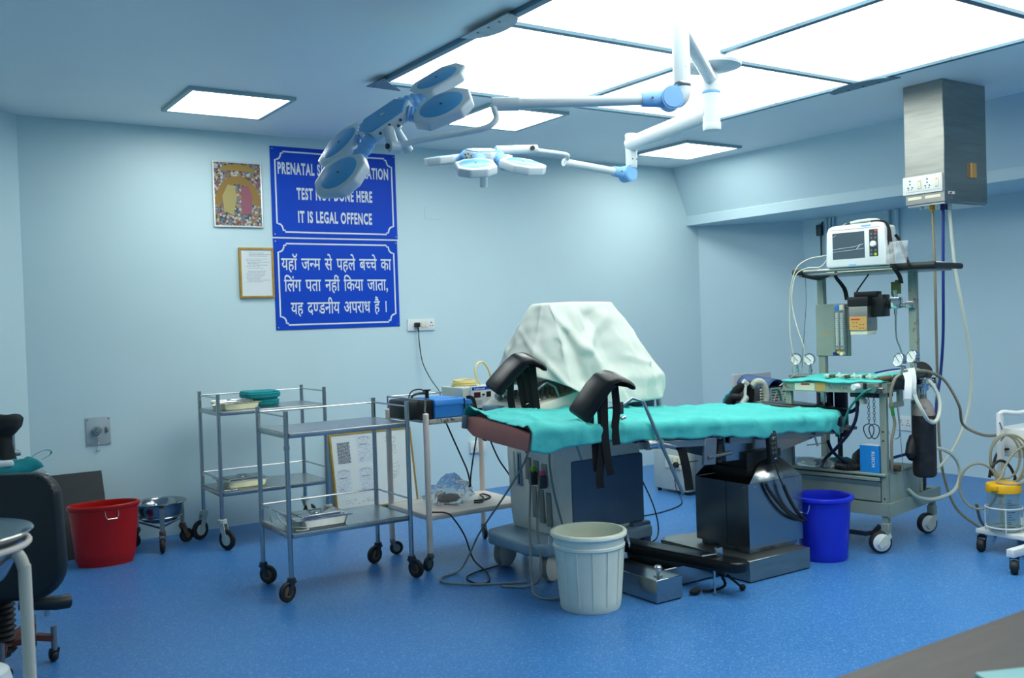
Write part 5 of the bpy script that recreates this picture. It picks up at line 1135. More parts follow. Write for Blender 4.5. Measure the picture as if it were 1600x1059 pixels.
k = MB(Mm); k.tube([(.05, .105, .0138), (.12, .11, .0138), (.18, .113, .0138), (.21, .12, .0138), (.238, .126, .0138)], .0006, 4).tube([(.05, .09, .0138), (.14, .094, .0138), (.24, .1, .0138)], .0005, 4).tube([(.195, .1, .0138), (.207, .11, .0138), (.213, .119, .0138), (.225, .124, .0138)], .0012, 4).tube([(.052, .178, .0138), (.07, .19, .0138)], .0006, 4); k.build('scratches', 'paper', t)
cs = MB(Mm).rbox(.272, .325, .05, .205, .009, .0145, .003, 1).build('control_strip', 'dgrey', t)
k = MB(Mm)
for i in range(2):
    for z in (.062, .085, .155, .178): 
        if not (i == 1 and z == .062): k.cyl((.287 + .024 * i, z, .0145), (.287 + .024 * i, z, .017), .0065, n=12)
k.build('buttons', 'greymetal', cs)
MB(Mm).cyl((.311, .062, .0145), (.311, .062, .0175), .0075, n=12).build('green_button', mat('lime_button', '#a8c81e', .4), cs); MB(Mm).cyl((.314, .196, .0145), (.314, .196, .0168), .005, n=10).build('alarm_led', 'led', cs)
MB().lathe([(.018, 0), (.018, .008), (.014, .014), (0, .015)], M=Mm @ Matrix.Translation((.298, .12, .0145)), n=20).build('dial_knob', 'whitep', cs)
MB(Mm).box(.03, .335, .216, .2175, .0122, .0128).build('seam', 'dgrey', t); MB(Mm).box(.145, .19, .006, .014, .0122, .013).build('blue_mark', 'lampl', t); MB(Mm).box(.225, .285, .225, .234, .0122, .013).build('blue_mark', 'lampl', t)
MB(Mm).tube([(.07, .232, -.07), (.09, .252, -.07), (.18, .266, -.07), (.28, .262, -.07), (.31, .236, -.07)], .009, 10, sm=5).build('carry_handle', 'oldwhite', t); MB(Mm).tube([(.07, .236, -.06), (.12, .258, -.06)], .011, 8).build('handle_grip', 'black', t)
MB(Mm).tube([(.26, .247, -.04), (.33, .243, -.035), (.362, .215, -.03), (.378, .15, -.02), (.395, .06, -.005), (.405, -.02, .01)], (.0025, .013), n=4, sm=3, flat=(0, 0, 1)).build('safety_strap', 'strap', t)
MB(Mm).tube([(.378, .17, -.09), (.40, .14, -.09), (.44, .08, -.05), (.485, .005, -.01), (.5, -.012, .012)], (.0025, .008), n=4, sm=3, flat=(0, 0, 1)).build('safety_strap', 'strap', t)
MB(Mm).tube([(.42, -.03, .012), (.425, -.07, -.03), (.425, -.11, -.05)], (.0025, .012), n=4, sm=3, flat=(0, 0, 1)).build('safety_strap', 'strap', t)
MB(Mm).tube([(.03, -.025, -.06), (.0, -.05, -.1), (.0, -.12, -.2), (.01, -.19, -.21)], (.0025, .013), n=4, sm=3, flat=(0, 0, 1)).build('safety_strap', 'strap', t)
def mbag(u, v):
    x = .37 + .11 * u + .015 * v; y = .0 + .125 * v + .0 * u; k = .014 * nz(x * 30, y * 30, 1) + .01
    return Mm @ Vector((x - .04 * (1 - u) * (1 - v), max(.0, y - .02 * u * (1 - v)), -.01 + k + .03 * math.sin(PI * u) * (1 - v * .6)))
tag(MB().grid(mbag, 16, 16).build('polythene_bag', 'bag', ang=30, solid=.002), 'small clear polythene bag leaning against monitor right side', 'bag')
tag(MB(AT).rbox(.3, .45, -.19, -.05, 1.5865, 1.6, .004).build('paper_pad', 'paper'), 'flat white paper pad on right end of the monitor shelf', 'paper')
cable('monitor_lead', 'cream monitor lead arching out and hanging left of the shelf', [A(.27, .42, 1.68), A(.25, .47, 1.672), A(.23, .54, 1.66), A(.2, .6, 1.615), A(.19, .635, 1.52), A(.19, .65, 1.4), A(.2, .66, 1.2), A(.22, .65, 1.06), A(.25, .68, .98), A(.35, .7, .955)], 'cablew', .0033)
cable('monitor_lead', 'cream monitor lead drooping over shelf front, crossing the other lead', [A(.27, .415, 1.70), A(.25, .44, 1.64), A(.23, .47, 1.607), A(.2, .53, 1.605), A(.185, .6, 1.57), A(.18, .63, 1.45), A(.19, .63, 1.35), A(.19, .6, 1.23), A(.2, .57, 1.12), A(.23, .6, 1.0), A(.28, .66, .965), A(.33, .74, .93), A(.3, .8, .88)], 'cablew', .0033)
cable('monitor_lead', 'thin dark lead hanging from left end of the monitor shelf', [A(.22, .56, 1.57), A(.24, .57, 1.4), A(.26, .6, 1.2), A(.28, .63, 1.0)], 'dgrey', .0018)
# ================================================================ ceiling pendant with hoses
t = thing('ceiling_pendant', 'brushed steel service column hanging from ceiling with socket plate', 'service pendant', (5.56, 3.46, 1.965))
MB().rbox(5.335, 5.785, 3.33, 3.595, 1.972, 2.70, .004, 1).build('column', 'steelb', t)
MB().box(5.345, 5.775, 3.34, 3.585, 1.962, 1.973).build('bottom_plate', 'steel', t)
k = MB()
for x in (5.40, 5.56, 5.74): k.cyl((x, 3.33, 1.992), (x, 3.326, 1.992), .006, n=8)
k.build('screws', 'steel', t)
sp = MB().rbox(5.322, 5.336, 3.342, 3.603, 2.035, 2.145, .004).build('socket_plate', 'whitep', t)
for y in (3.39, 3.505):
    o = MB().rbox(5.319, 5.323, y - .04, y + .075, 2.05, 2.13, .002).build('socket_module', 'whitep', sp)
    k = MB()
    for dy, dz, r in ((.045, .028, .005), (.045, .008, .0045), (.058, -.012, .0045), (.03, -.012, .0045), (.055, -.024, .003), (.035, -.024, .003)): k.cyl((5.3175, y + dy, 2.09 + dz), (5.32, y + dy, 2.09 + dz), r, n=8)
    k.build('socket_holes', 'black', o)
    MB().rbox(5.314, 5.32, y - .03, y - .008, 2.065, 2.118, .002).build('switch', 'ivory', o); MB().box(5.3132, 5.3142, y - .024, y - .014, 2.108, 2.112).build('switch_mark', 'red', o)
for y0, y1 in ((3.36, 3.46), (3.485, 3.575)): MB().box(5.333, 5.336, y0, y1, 2.003, 2.02).build('name_label', 'ivory', t)
MB().rbox(5.60, 5.655, 3.318, 3.331, 2.125, 2.215, .002, 1).build('tan_cover', 'tan', t); MB().rbox(5.57, 5.60, 3.327, 3.331, 2.125, 2.205, .001, 1).build('tan_stain', mat('tan_stain', '#8d7458', .6), t)
MB().box(5.37, 5.43, 3.328, 3.3305, 2.018, 2.034).build('small_sticker', 'paper', t); MB().box(5.375, 5.40, 3.3272, 3.3283, 2.02, 2.03).build('sticker_print', 'red', t)
for x, y, m in ((5.42, 3.47, 'yellow'), (5.47, 3.43, 'tubeblue'), (5.50, 3.41, 'chrome')):
    MB().cyl((x, y, 1.963), (x, y, 1.935), .017, n=14).build('hose_outlet', m, t)
MB().cyl((5.39, 3.52, 1.963), (5.39, 3.52, 1.945), .012, n=10).build('blank_outlet', 'chrome', t)
cable('service_hose', 'brown hose hanging from pendant down to a floor loop and suction jar', [(5.42, 3.47, 1.94), (5.43, 3.47, 1.6), (5.43, 3.47, 1.2), (5.43, 3.47, .8), (5.42, 3.46, .5), (5.43, 3.44, .3), (5.45, 3.38, .12), (5.46, 3.25, .03), (5.44, 3.15, .01), (5.38, 3.1, .012), (5.28, 3.12, .1), (5.2, 3.1, .22)], 'tubeb', .0085, cat='hose')
cable('service_hose', 'blue hose hanging straight from pendant behind the machine', [(5.47, 3.43, 1.94), (5.455, 3.43, 1.6), (5.44, 3.43, 1.2), (5.42, 3.44, .95), (5.36, 3.43, .8), (5.3, 3.42, .62), (5.2, 3.45, .5), (5.0, 3.5, .46)], 'tubeblue', .009, cat='hose')
cable('service_hose', 'white hose hanging from pendant, bowed away to the right', [(5.50, 3.41, 1.94), (5.53, 3.40, 1.6), (5.59, 3.38, 1.25), (5.63, 3.37, 1.0), (5.62, 3.37, .8), (5.56, 3.38, .62), (5.46, 3.4, .47), (5.33, 3.42, .37), (5.15, 3.45, .33)], 'tubew', .0105, cat='hose')
cable('service_hose', 'brown hose arching from machine gauges across to the suction unit', [A(.05, -.1, 1.0), A(.16, -.13, 1.0), A(.3, -.15, .98), A(.42, -.18, .92), A(.5, -.22, .78), (5.25, 3.2, .66), (5.33, 3.14, .60), (5.42, 3.1, .59), (5.47, 3.06, .62)], 'tubeb', .0085, cat='hose')
# ---- gear behind the table head
_before = set(bpy.data.objects)
t = thing('ventilator_cart', 'grey slatted ventilator box with folder on top, behind the table', 'ventilator', (5.6, 4.95, 0))
MB().rbox(5.19, 5.88, 4.8, 5.15, .06, .60, .01).build('cabinet', 'greymetal', t)
k = MB()
for x in (5.24, 5.83):
    for y in (4.85, 5.1): k.cyl((x, y, 0), (x, y, .06), .025, n=12)
k.build('feet', 'rubber', t)
MB().rbox(5.58, 5.87, 4.86, 5.13, .60, .80, .008).build('vent_box', 'dgrey', t)
for i in range(9): MB().box(5.585, 5.865, 4.852, 4.861, .615 + i * .02, .627 + i * .02).build('slat', 'beige', t)
MB().rbox(5.57, 5.98, 5.10, 5.125, .55, .885, .004).build('back_board', mat('pinkish_grey_board', '#b9bcc0', .6), t)
MB().cyl((5.60, 4.79, .60), (5.60, 4.79, .66), .032, n=18).cyl((5.60, 4.79, .66), (5.60, 4.79, .79), .02, n=16).build('steel_canister', 'steel', t)
MB().grid(lambda u, v: (5.60 + .24 * u, 4.80 + .3 * v, .79 + .075 * math.sin(PI * min(1, u * 1.02)) ** .8 + .03 * v - .03 * u), 14, 6).build('blue_folder', mat('blue_card', '#46638f', .6), t, solid=.004)
corrug('black corrugated breathing hose behind table, upper arch', [(5.27, 4.85, .60), (5.27, 4.84, .72), (5.32, 4.83, .80), (5.42, 4.82, .83), (5.46, 4.84, .74), (5.44, 4.86, .62)], .028, grp='breathing hoses')
corrug('black corrugated breathing hose behind table, low left bend', [(5.20, 4.84, .60), (5.2, 4.83, .68), (5.24, 4.82, .745), (5.31, 4.81, .75)], .026, grp='breathing hoses')
corrug('pale ribbed breathing hose arched beside the blue folder', [(5.42, 4.79, .82), (5.46, 4.78, .85), (5.51, 4.77, .84), (5.54, 4.76, .77), (5.535, 4.76, .68), (5.53, 4.77, .60)], .022, 'tubew', pitch=.007)
q = MB(); q.cyl((5.31, 4.79, .70), (5.345, 4.78, .735), .02, n=12).sph((5.35, 4.78, .74), .022).cyl((5.36, 4.81, .86), (5.39, 4.80, .835), .02, n=12).cyl((5.335, 4.85, .60), (5.34, 4.79, .71), .014, n=10).cyl((5.345, 4.785, .73), (5.375, 4.805, .85), .012, n=10); tag(q.build('breathing_valve', 'oldwhite'), 'white plastic breathing valve among the black corrugated hoses', 'valve')
tag(MB().grid(lambda u, v: (5.24 + .13 * u, 4.90 + .02 * nz(u * 5, v * 5, 1), .602 + .22 * v * (.6 + .4 * u)), 10, 10).build('green_hose_bag', 'teald', solid=.006), 'dark green breathing bag behind the black corrugated hoses', 'bag')
for i, (dx, lab) in enumerate(((0, 'left'), (.05, 'middle'), (.1, 'right'))):
    cable('sensor_lead', 'cream sensor lead looping over ventilator slats, %s one' % lab, [(5.70 + dx, 4.83, .605), (5.69 + dx, 4.82, .70), (5.73 + dx, 4.81, .78), (5.77 + dx, 4.81, .74), (5.78 + dx, 4.82, .62)], 'cablew', .004, grp='leads on the ventilator')
cable('machine_hose', 'dark green hose bent over the ventilator slats', [(5.66, 4.82, .77), (5.72, 4.81, .775), (5.74, 4.81, .74), (5.76, 4.81, .67), (5.8, 4.8, .61)], 'greent', .009, cat='hose', sm=2)
for o in bpy.data.objects:
    if o not in _before and o.parent is None: o.location.x -= .19
for dx, lab in ((0, 'left hand pipe of the pair on right wall beside monitor'), (.085, 'right hand pipe of the pair on right wall beside monitor')):
    y = 4.985 - dx; pipe_run(lab, [(XR - .018, y, 2.17), (XR - .018, y, 2.05), (XR - .018, y, 1.93), (XR - .018, y + .03, 1.89), (XR - .018, y + .09, 1.885)])
for i, y in enumerate((5.62, 5.58, 5.54)): pipe_run('thin pipe in left cluster under the beam, %s' % ('leftmost', 'middle', 'rightmost')[i], [(XR - .014, y, 2.17), (XR - .014, y, 1.95), (XR - .014, y, 1.75)], r=.011)
q = MB(); q.rbox(XR - .035, XR - .002, 5.66, 5.72, 2.02, 2.12, .008).cyl((XR - .02, 5.675, 2.02), (XR - .02, 5.675, 1.84), .007, n=8).cyl((XR - .03, 5.64, 2.14), (XR - .02, 5.7, 2.08), .009, n=8); tag(q.build('pipe_valve', 'darkmetal'), 'dark metal pipe valve on right wall left of monitor', 'valve')
t = thing('wall_socket', 'white wall socket low on right wall behind the gas cylinder', 'socket', (XR - .01, 4.89, .32))
MB().rbox(XR - .012, XR - .0005, 4.80, 4.95, .32, .44, .003).build('plate', 'whitep', t)
k = MB()
for y in (4.915, 4.85):
    for dy, dz in ((0, .02), (0, .0), (.012, -.02), (-.012, -.02)): k.cyl((XR - .0135, y + dy, .385 + dz), (XR - .011, y + dy, .385 + dz), .005, n=8)
k.build('socket_holes', 'black', t)
# ================================================================ surgical lights
MC = Vector((3.692, 3.604, 0))
t = thing('lamp_ceiling_mount', 'white round ceiling canopy and stub column carrying both surgical lamps', 'ceiling mount', (MC.x, MC.y, 2.3))
MB().lathe([(.05, 2.70), (.115, 2.70), (.12, 2.668), (.158, 2.655), (.163, 2.645), (.158, 2.632), (.12, 2.622), (.05, 2.617), (0, 2.617)], MC, 48).build('canopy', 'lampw', t)
MB().lathe([(.03, 2.63), (.034, 2.62), (.034, 2.6), (.043, 2.595), (.043, 2.51), (0, 2.51)], MC, 32).build('upper_collar', 'lampw', t)
MB().lathe([(.046, 2.512), (.0485, 2.508), (.0485, 2.5), (.046, 2.496)], MC, 32).build('seam_ring', 'lampl', t)
MB().lathe([(.0455, 2.5), (.0455, 2.335), (0, 2.335)], MC, 32).build('lower_collar', 'lampw', t)
MB().lathe([(.0475, 2.342), (.0475, 2.312), (.044, 2.306), (0, 2.306)], MC, 32).build('end_cap', 'whitep', t)
def lamp_head(t, C, a, b, skew=0.):
    a = Vector(a).normalized(); n = a.cross(Vector(b)).normalized(); b = n.cross(a); C = Vector(C)
    F = Matrix(((a.x, b.x, n.x, C.x), (a.y, b.y, n.y, C.y), (a.z, b.z, n.z, C.z), (0, 0, 0, 1)))
    hexp = [(-.13, 0), (-.085, -.082), (.085, -.082), (.13, 0), (.085, .082), (-.085, .082)]
    h = MB(); h.prism(hexp, -.03, .02, F, r=.008, n=2); h = h.build('hub', 'lampw', t)
    MB().prism([(x * .93, y * .93) for x, y in hexp], .016, .026, F, r=.003, n=1).build('hub_cover', 'lampb', h)
    MB(F).cyl((0, 0, .026), (0, 0, .029), .01, n=12).build('hub_badge', 'steel', h)
    k = MB(F)
    for x, z in ((-.05, -.002), (.0, .006), (.05, -.002), (.03, -.018), (-.03, -.018)): k.cyl((x, -.083, z), (x, -.0865, z), .006, n=10)
    k.build('screws', 'darkmetal', h)
    MB(F).cyl((.01, .0, -.03), (.01, .0, -.06), .034, n=20).cyl((.01, 0, -.06), (.01, 0, -.175), .022, .02, n=18).build('sterile_handle', 'lampw', t)
    for sa in (1, -1):
        for sb in (1, -1):
            c = Vector((sa * .252 + sb * skew, sb * .13, -.045)); d = Vector((sa * .252, sb * .168, 0)).normalized(); ax = Vector((0, 0, 1)).cross(d)
            R_ = Matrix.Rotation(math.radians(8), 4, ax)
            M = F @ Matrix.Translation(c) @ R_ @ Matrix.Rotation(math.atan2(d.y, d.x) * .35, 4, 'Z')
            oc = [(-.128, -.045), (-.075, -.102), (.075, -.102), (.128, -.045), (.128, .045), (.075, .102), (-.075, .102), (-.128, .045)]
            p_ = MB(); p_.prism(oc, -.024, .022, M, r=.009, n=3); p_ = p_.build('lamp_pod', 'lampw', t)
            MB(M).lathe([(0, .0255), (.082, .0245), (.087, .0215), (.087, .019)], M=Matrix.Diagonal((1.12, 1, 1, 1)), n=40).build('pod_cover', 'lampb', p_)
            MB(M).cyl((0, 0, .0255), (0, 0, .0275), .006, n=10).build('pod_screw', 'darkmetal', p_)
            MB(M).lathe([(0, -.0255), (.095, -.0255), (.098, -.022)], n=32).build('lens', 'glass', p_)
            # ribbed neck between hub and pod
            p0 = Vector((sa * .09, sb * .055, -.006)); p1 = c - d * .105 + Vector((0, 0, -.002)); nb = MB(F); N_ = 17
            nb.tube([p0.lerp(p1, i / (N_ - 1)) for i in range(N_)], [(.028 + (.004 if i % 4 < 2 else 0), .036 + (.004 if i % 4 < 2 else 0)) for i in range(N_)], 14, flat=(0, 0, 1)); nb.build('ribbed_neck', 'lampl', t)
    return F
def view_axes(C):
    tv = (Vector((0, 0, HC)) - Vector(C)).normalized(); rv = (RT - tv * RT.dot(tv)).normalized(); return rv, tv.cross(rv), tv
def mixv(ax, r, u, t): return ax[0] * r + ax[1] * u + ax[2] * t
# nearer lamp
t = thing('surgical_light', 'tilted four-pod surgical light in front of the blue English sign', 'surgical light', (1.84, 3.66, 2.2), group='surgical lights')
MB().cyl((MC.x - .02, MC.y - .015, 2.575), (2.905, 3.003, 2.577), .033, n=24).build('upper_arm', 'lampw', t)
MB().cyl((2.905, 3.003, 2.69), (2.905, 3.003, 2.325), .0365, n=28).lathe([(.0365, 2.69), (.03, 2.696), (0, 2.697)], (2.905, 3.003, 0), 28).build('drop_tube', 'lampw', t)
MB().lathe([(.038, 2.335), (.039, 2.33), (.039, 2.322), (.037, 2.318)], (2.905, 3.003, 0), 28).build('clamp_band', 'steel', t)
MB().tube([(2.905, 3.003, 2.325), (2.905, 3.003, 2.285), (2.89, 3.012, 2.262), (2.865, 3.028, 2.262)], [.034, .034, .034, .03], 20, sm=4).build('elbow', 'lampw', t)
MB().cyl((2.902, 2.972, 2.40), (2.9, 2.965, 2.40), .006, n=10).build('screw', 'steel', t)
J = Vector((2.864, 3.028, 2.268)); ad = (Vector((2.256, 3.337, 2.249)) - J).normalized(); sd = ad.cross(Vector((0, 0, 1))).normalized()
if sd.y > 0: sd = -sd
c = MB(); c.cyl(J - sd * .034, J + sd * .034, .05, n=32); c.tube([J, J + ad * .05, J + ad * .13], [(.046, .03), (.036, .028), (.03, .027)], 20, flat=(0, 0, 1)); cv = c.build('joint_cover', 'lampl', t)
MB().cyl(J + sd * .034, J + sd * .038, .043, n=32).build('joint_cap', 'lampl', cv); MB().cyl(J + ad * .09 + sd * .033, J + ad * .09 + sd * .036, .005, n=10).build('joint_screw', 'darkmetal', cv)
MB().tube([J + ad * .12, J + ad * .4, (2.256, 3.337, 2.249)], [.0225, .0225, .0235], 20).build('spring_arm', 'lampw', t)
MB().cyl((2.28, 3.325, 2.25), (2.18, 3.376, 2.249), .0285, n=24).build('arm_sleeve', 'lampw', t)
MB().tube([(2.184, 3.372, 2.245), (2.177, 3.352, 2.222), (2.172, 3.332, 2.18), (2.136, 3.343, 2.146), (2.065, 3.39, 2.128), (1.977, 3.448, 2.113), (1.889, 3.506, 2.096), (1.815, 3.553, 2.077)], .0125, 16, sm=6).build('yoke', 'lampw', t)
Pv = Vector((1.812, 3.553, 2.077))
MB().tube([Pv + Vector((0, 0, -.008)), Pv + Vector((-.006, .012, .03)), (1.808, 3.59, 2.155)], [.025, .024, .022], 20, sm=3).cyl(Pv - Vector((.022, -.0, -.0)), Pv + Vector((.022, 0, 0)), .024, n=20).build('pivot', 'lampw', t)
MB().cyl(Pv + Vector((-.022, .003, 0)), Pv + Vector((-.034, .004, .0)), .012, n=14).build('pivot_knob', 'black', t)
HA = (1.839, 3.675, 2.213); ax = view_axes(HA)
lamp_head(t, HA, mixv(ax, .84, .54, 0), mixv(ax, -.205, .319, -.925), .03)
# farther lamp
t = thing('surgical_light', 'level surgical light further back, seen nearly edge-on', 'surgical light', (2.82, 4.45, 2.2), group='surgical lights')
V2 = Vector((3.882, 4.466, 0))
MB().cyl((MC.x, MC.y, 2.40), (V2.x, V2.y, 2.396), .05, .046, n=28).build('lower_arm', 'lampw', t)
MB().cyl((V2.x, V2.y, 2.452), (V2.x, V2.y, 2.275), .035, n=28).lathe([(.035, 2.452), (.03, 2.458), (0, 2.459)], (V2.x, V2.y, 0), 28).build('drop_tube', 'lampw', t)
k = MB()
for x in (-.02, .012): k.cyl((V2.x + x, V2.y - .034, 2.30), (V2.x + x, V2.y - .037, 2.30), .004, n=8)
k.build('screws', 'darkmetal', t)
MB().lathe([(.0345, 2.28), (.0345, 2.262), (.03, 2.25), (0, 2.25)], (V2.x, V2.y, 0), 28).build('elbow', 'lampw', t)
J = Vector((3.858, 4.478, 2.216)); ad = (Vector((3.132, 4.425, 2.262)) - J).normalized(); sd = ad.cross(Vector((0, 0, 1))).normalized()
if sd.y > 0: sd = -sd
c = MB(); c.cyl(J - sd * .034, J + sd * .034, .05, n=32); c.tube([J, J + ad * .05, J + ad * .12], [(.046, .03), (.034, .028), (.03, .027)], 20, flat=(0, 0, 1)); cv = c.build('joint_cover', 'lampl', t)
MB().cyl(J + sd * .034, J + sd * .038, .043, n=32).build('joint_cap', 'lampl', cv); MB().cyl(J + ad * .08 + sd * .033, J + ad * .08 + sd * .036, .005, n=10).build('joint_screw', 'darkmetal', cv)
MB().tube([J + ad * .11, (3.35, 4.442, 2.248)], .0225, 20).build('spring_arm', 'lampw', t)
MB().tube([(3.36, 4.442, 2.25), (3.36, 4.42, 2.27), (3.33, 4.40, 2.285), (3.15, 4.38, 2.288), (3.06, 4.36, 2.288)], .0125, 14, sm=5).build('yoke', 'lampw', t)
MB().cyl((3.09, 4.34, 2.288), (2.86, 4.40, 2.275), .024, n=20).build('pivot', 'lampw', t)
MB().cyl((3.05, 4.33, 2.288), (3.045, 4.315, 2.288), .013, n=14).build('pivot_knob', 'black', t)
X_ = Vector((1, 0, 0)); Y_ = Vector((0, .08, -.997)); aa = X_ * .34 - Y_ * .94; nn = Vector((0, .997, .08)); bb = nn.cross(aa)
HA = (2.80, 4.44, 2.255); ax = view_axes(HA)
lamp_head(t, HA, mixv(ax, *aa), mixv(ax, *bb))
# ================================================================ suction unit at the right edge
t = thing('suction_unit', 'white wheeled suction unit with yellow lidded jars at right edge', 'suction unit', (5.2, 2.85, 0))
MB().rbox(5.00, 5.45, 2.70, 2.99, .10, .125, .004).build('platform', 'whitep', t)
MB().rbox(4.68, 5.2, 2.60, 2.64, .085, .125, .004).build('foot_bar', 'whitep', t)
MB().box(5.08, 5.16, 2.63, 2.75, .09, .12).build('foot_link', 'whitep', t)
for x, y, an in ((5.03, 2.97, 3.4), (4.72, 2.62, 3.6), (5.42, 2.97, .2), (5.4, 2.72, .5)):
    caster(t, x, y, .09, .036, an, 'black', 'rubber', 'dgrey', wt=.034)
MB().rbox(5.165, 5.205, 2.93, 2.955, .12, .75, .005).build('post', 'whitep', t)
MB().tube([(5.185, 2.942, .74), (5.2, 2.93, .752), (5.26, 2.88, .745), (5.33, 2.83, .76), (5.5, 2.72, .76)], .013, 12, sm=4).build('push_handle', 'whitep', t)
MB().rbox(5.24, 5.6, 2.80, 3.0, .5, .66, .01).build('control_box', 'whitep', t)
for cx, cy, lab in ((5.062, 2.862, 1), (5.165, 2.66, 2)):
    c = (cx, cy, 0)
    j = MB().lathe([(0, .13), (.076, .131), (.08, .14), (.08, .34), (.076, .34), (.076, .145), (0, .142)], c, 36).build('jar', 'glass', t)
    MB().lathe([(0, .39), (.05, .39), (.083, .382), (.088, .375), (.088, .338), (.08, .336), (0, .336)], c, 36).rbox(cx - .11, cx - .07, cy - .02, cy + .02, .352, .378, .004).cyl((cx - .02, cy, .335), (cx - .02, cy, .31), .014, n=12).build('lid', 'yellow', j)
    k = MB()
    for i in range(12): 
        a0 = -2.4 + .0 * i; k.tube([(cx + .081 * math.cos(a0 + q * .06), cy + .081 * math.sin(a0 + q * .06), .16 + i * .013) for q in range(5 if i % 3 else 9)], .0009, 4)
    k.build('graduations', 'ink', j)
    w_ = MB(); w_.torus((cx, cy, .15), (0, 0, 1), .092, .004, 32, 6).torus((cx, cy, .255), (0, 0, 1), .092, .004, 32, 6)
    for i in range(4): a0 = .6 + i * PI / 2; w_.cyl((cx + .092 * math.cos(a0), cy + .092 * math.sin(a0), .124), (cx + .092 * math.cos(a0), cy + .092 * math.sin(a0), .255), .003, n=6)
    w_.build('wire_holder', 'whitep', t)
MB().cyl((5.21, 2.78, .62), (5.23, 2.74, .6), .03, n=16).build('yellow_cap', 'yellow', t)
MB().cyl((5.165, 2.92, .66), (5.15, 2.925, .70), .004, n=8).tube([(5.15, 2.92, .6), (5.14, 2.9, .62), (5.16, 2.9, .64)], .004, 6, sm=3).build('hose_hook', 'steel', t)
def loop(c, rx, rz, tilt, n=14, a0=PI / 2, turns=1.0):
    c = Vector(c); dx = Vector((RT.x, RT.y, 0)).normalized(); dd = Vector((FW.x, FW.y, 0)).normalized()
    return [c + dx * rx * math.cos(a0 + 2 * PI * turns * i / n) + Vector((0, 0, 1)) * rz * math.sin(a0 + 2 * PI * turns * i / n) + dd * tilt * math.sin(2 * PI * turns * i / n) for i in range(n + 1)]
for i, (c, rx, rz, lab) in enumerate((((5.145, 2.895, .515), .07, .12, 'innermost'), ((5.15, 2.885, .50), .085, .135, 'middle'), ((5.16, 2.875, .505), .1, .13, 'outermost'))):
    tag(MB().tube(loop(c, rx, rz, .02)[:-1], .0065, 8, sm=5, closed=True).build('suction_tubing', 'tubec'), 'brownish clear suction tubing coil on post hook, %s loop' % lab, 'tubing', 'coiled suction tubing')
tag(MB().tube([Vector(q) for q in loop((5.0, 2.965, .36), .095, .125, .02)] [:-1], .0065, 8, sm=5, closed=True).build('suction_tubing', 'tubec'), 'large brownish tubing loop swinging left of the suction jars', 'tubing', 'coiled suction tubing')
cable('suction_tubing', 'brownish tubing running diagonally over the yellow jar lid', [(5.25, 2.78, .6), (5.16, 2.84, .55), (5.09, 2.86, .48), (5.04, 2.86, .42), (5.0, 2.86, .395), (5.02, 2.8, .385), (5.12, 2.76, .4), (5.2, 2.76, .46)], 'tubec', .0065, cat='tubing')
cable('suction_lead', 'black rubber lead curling behind the yellow jar lids', [(5.08, 2.95, .4), (5.09, 2.94, .46), (5.14, 2.92, .49), (5.19, 2.9, .46), (5.21, 2.88, .4), (5.19, 2.87, .385)], 'rubber', .008, cat='hose')
cable('suction_lead', 'black rubber lead arched above the other one by post', [(5.14, 2.97, .4), (5.16, 2.96, .5), (5.2, 2.95, .535), (5.26, 2.92, .54), (5.3, 2.9, .5)], 'rubber', .007, cat='hose')
# ================================================================ desk corner, lower right
t = thing('desk', 'dark brown laminate desk corner in lower right foreground', 'desk', (2.0, .65, 0))
MT['desk'] = mat('brown_laminate', '#3f332c', .45, var=.18, vs_=3, stretch=(1, 9, 1), rvar=.06)
MB().rbox(1.282, 2.9, .30, 1.017, .715, .75, .003, 1).build('top', 'desk', t)
MB().box(1.2805, 2.9, 1.0165, 1.0185, .718, .747).build('edge_band', mat('desk_edge', '#4a2620', .4), t)
for x in (1.34, 2.82): MB().box(x - .02, x + .02, .34, .98, 0, .715).build('side_panel', 'desk', t)
t = thing('folder', 'pale aqua folder lying on the brown desk', 'folder', (1.62, .75, .751))
MB(frame((1.435, .868, .7505), Vn(.9, -.4, 0), (-.4, -.9, 0))).rbox(0, .3, -.0, .2, -.018, 0, .006).build('cover', mat('aqua_plastic', '#a6dedb', .25), t)
# ================================================================ left edge: chair, side table, basin stand
t = thing('office_chair', 'black office chair seen from behind at left edge', 'chair', (.33, 4.3, 0))
Fb = frame((.345, 4.40, .0), (RT.x, RT.y, 0), (0, 0, 1))      # local x right, y up, z to viewer
P = []
hw, z0, z1, r = .315, .29, .80, .1
for cx, cz, a0, rr in ((hw - r, z1 - r, 0, r), (-hw + r, z1 - r, PI / 2, r), (-hw + .14, z0 + .14, PI, .14), (hw - .14, z0 + .14, 1.5 * PI, .14)):
    for q in range(8): th = a0 + PI / 2 * q / 7; P.append((cx + rr * math.cos(th) + (.012 if cx > 0 and cz < .5 else 0), cz + rr * math.sin(th)))
b = MB(); b.prism(P, -.03, .045, Fb, r=.025, n=4); b.build('backrest', 'leather2', t, ang=60)
b = MB(); b.rbox(.13, .60, 4.36, 4.80, .40, .47, .03, 3); b.build('seat', 'leather', t, ang=60)
b = MB(); b.tube([Fb @ Vector((.12, .27, -.02)), Fb @ Vector((.25, .255, -.06)), Fb @ Vector((.28, .25, -.1))], .03, 16); b.build('tilt_lever_pad', 'leather2', t)
k = MB(); cx, cy = .395, 4.44
k.lathe([(.05 + (.006 if i % 2 else -.006), .055 + i * .0115) for i in range(20)], (cx, cy, 0), 24); k.build('lift_bellows', 'rubber', t)
k = MB(); k.cyl((cx, cy, .04), (cx, cy, .41), .032, n=16); k.build('lift_column', 'darkmetal', t)
MT['chairleg'] = mat('rusty_red_leg', '#6a3a30', .6, var=.3, vs_=20)
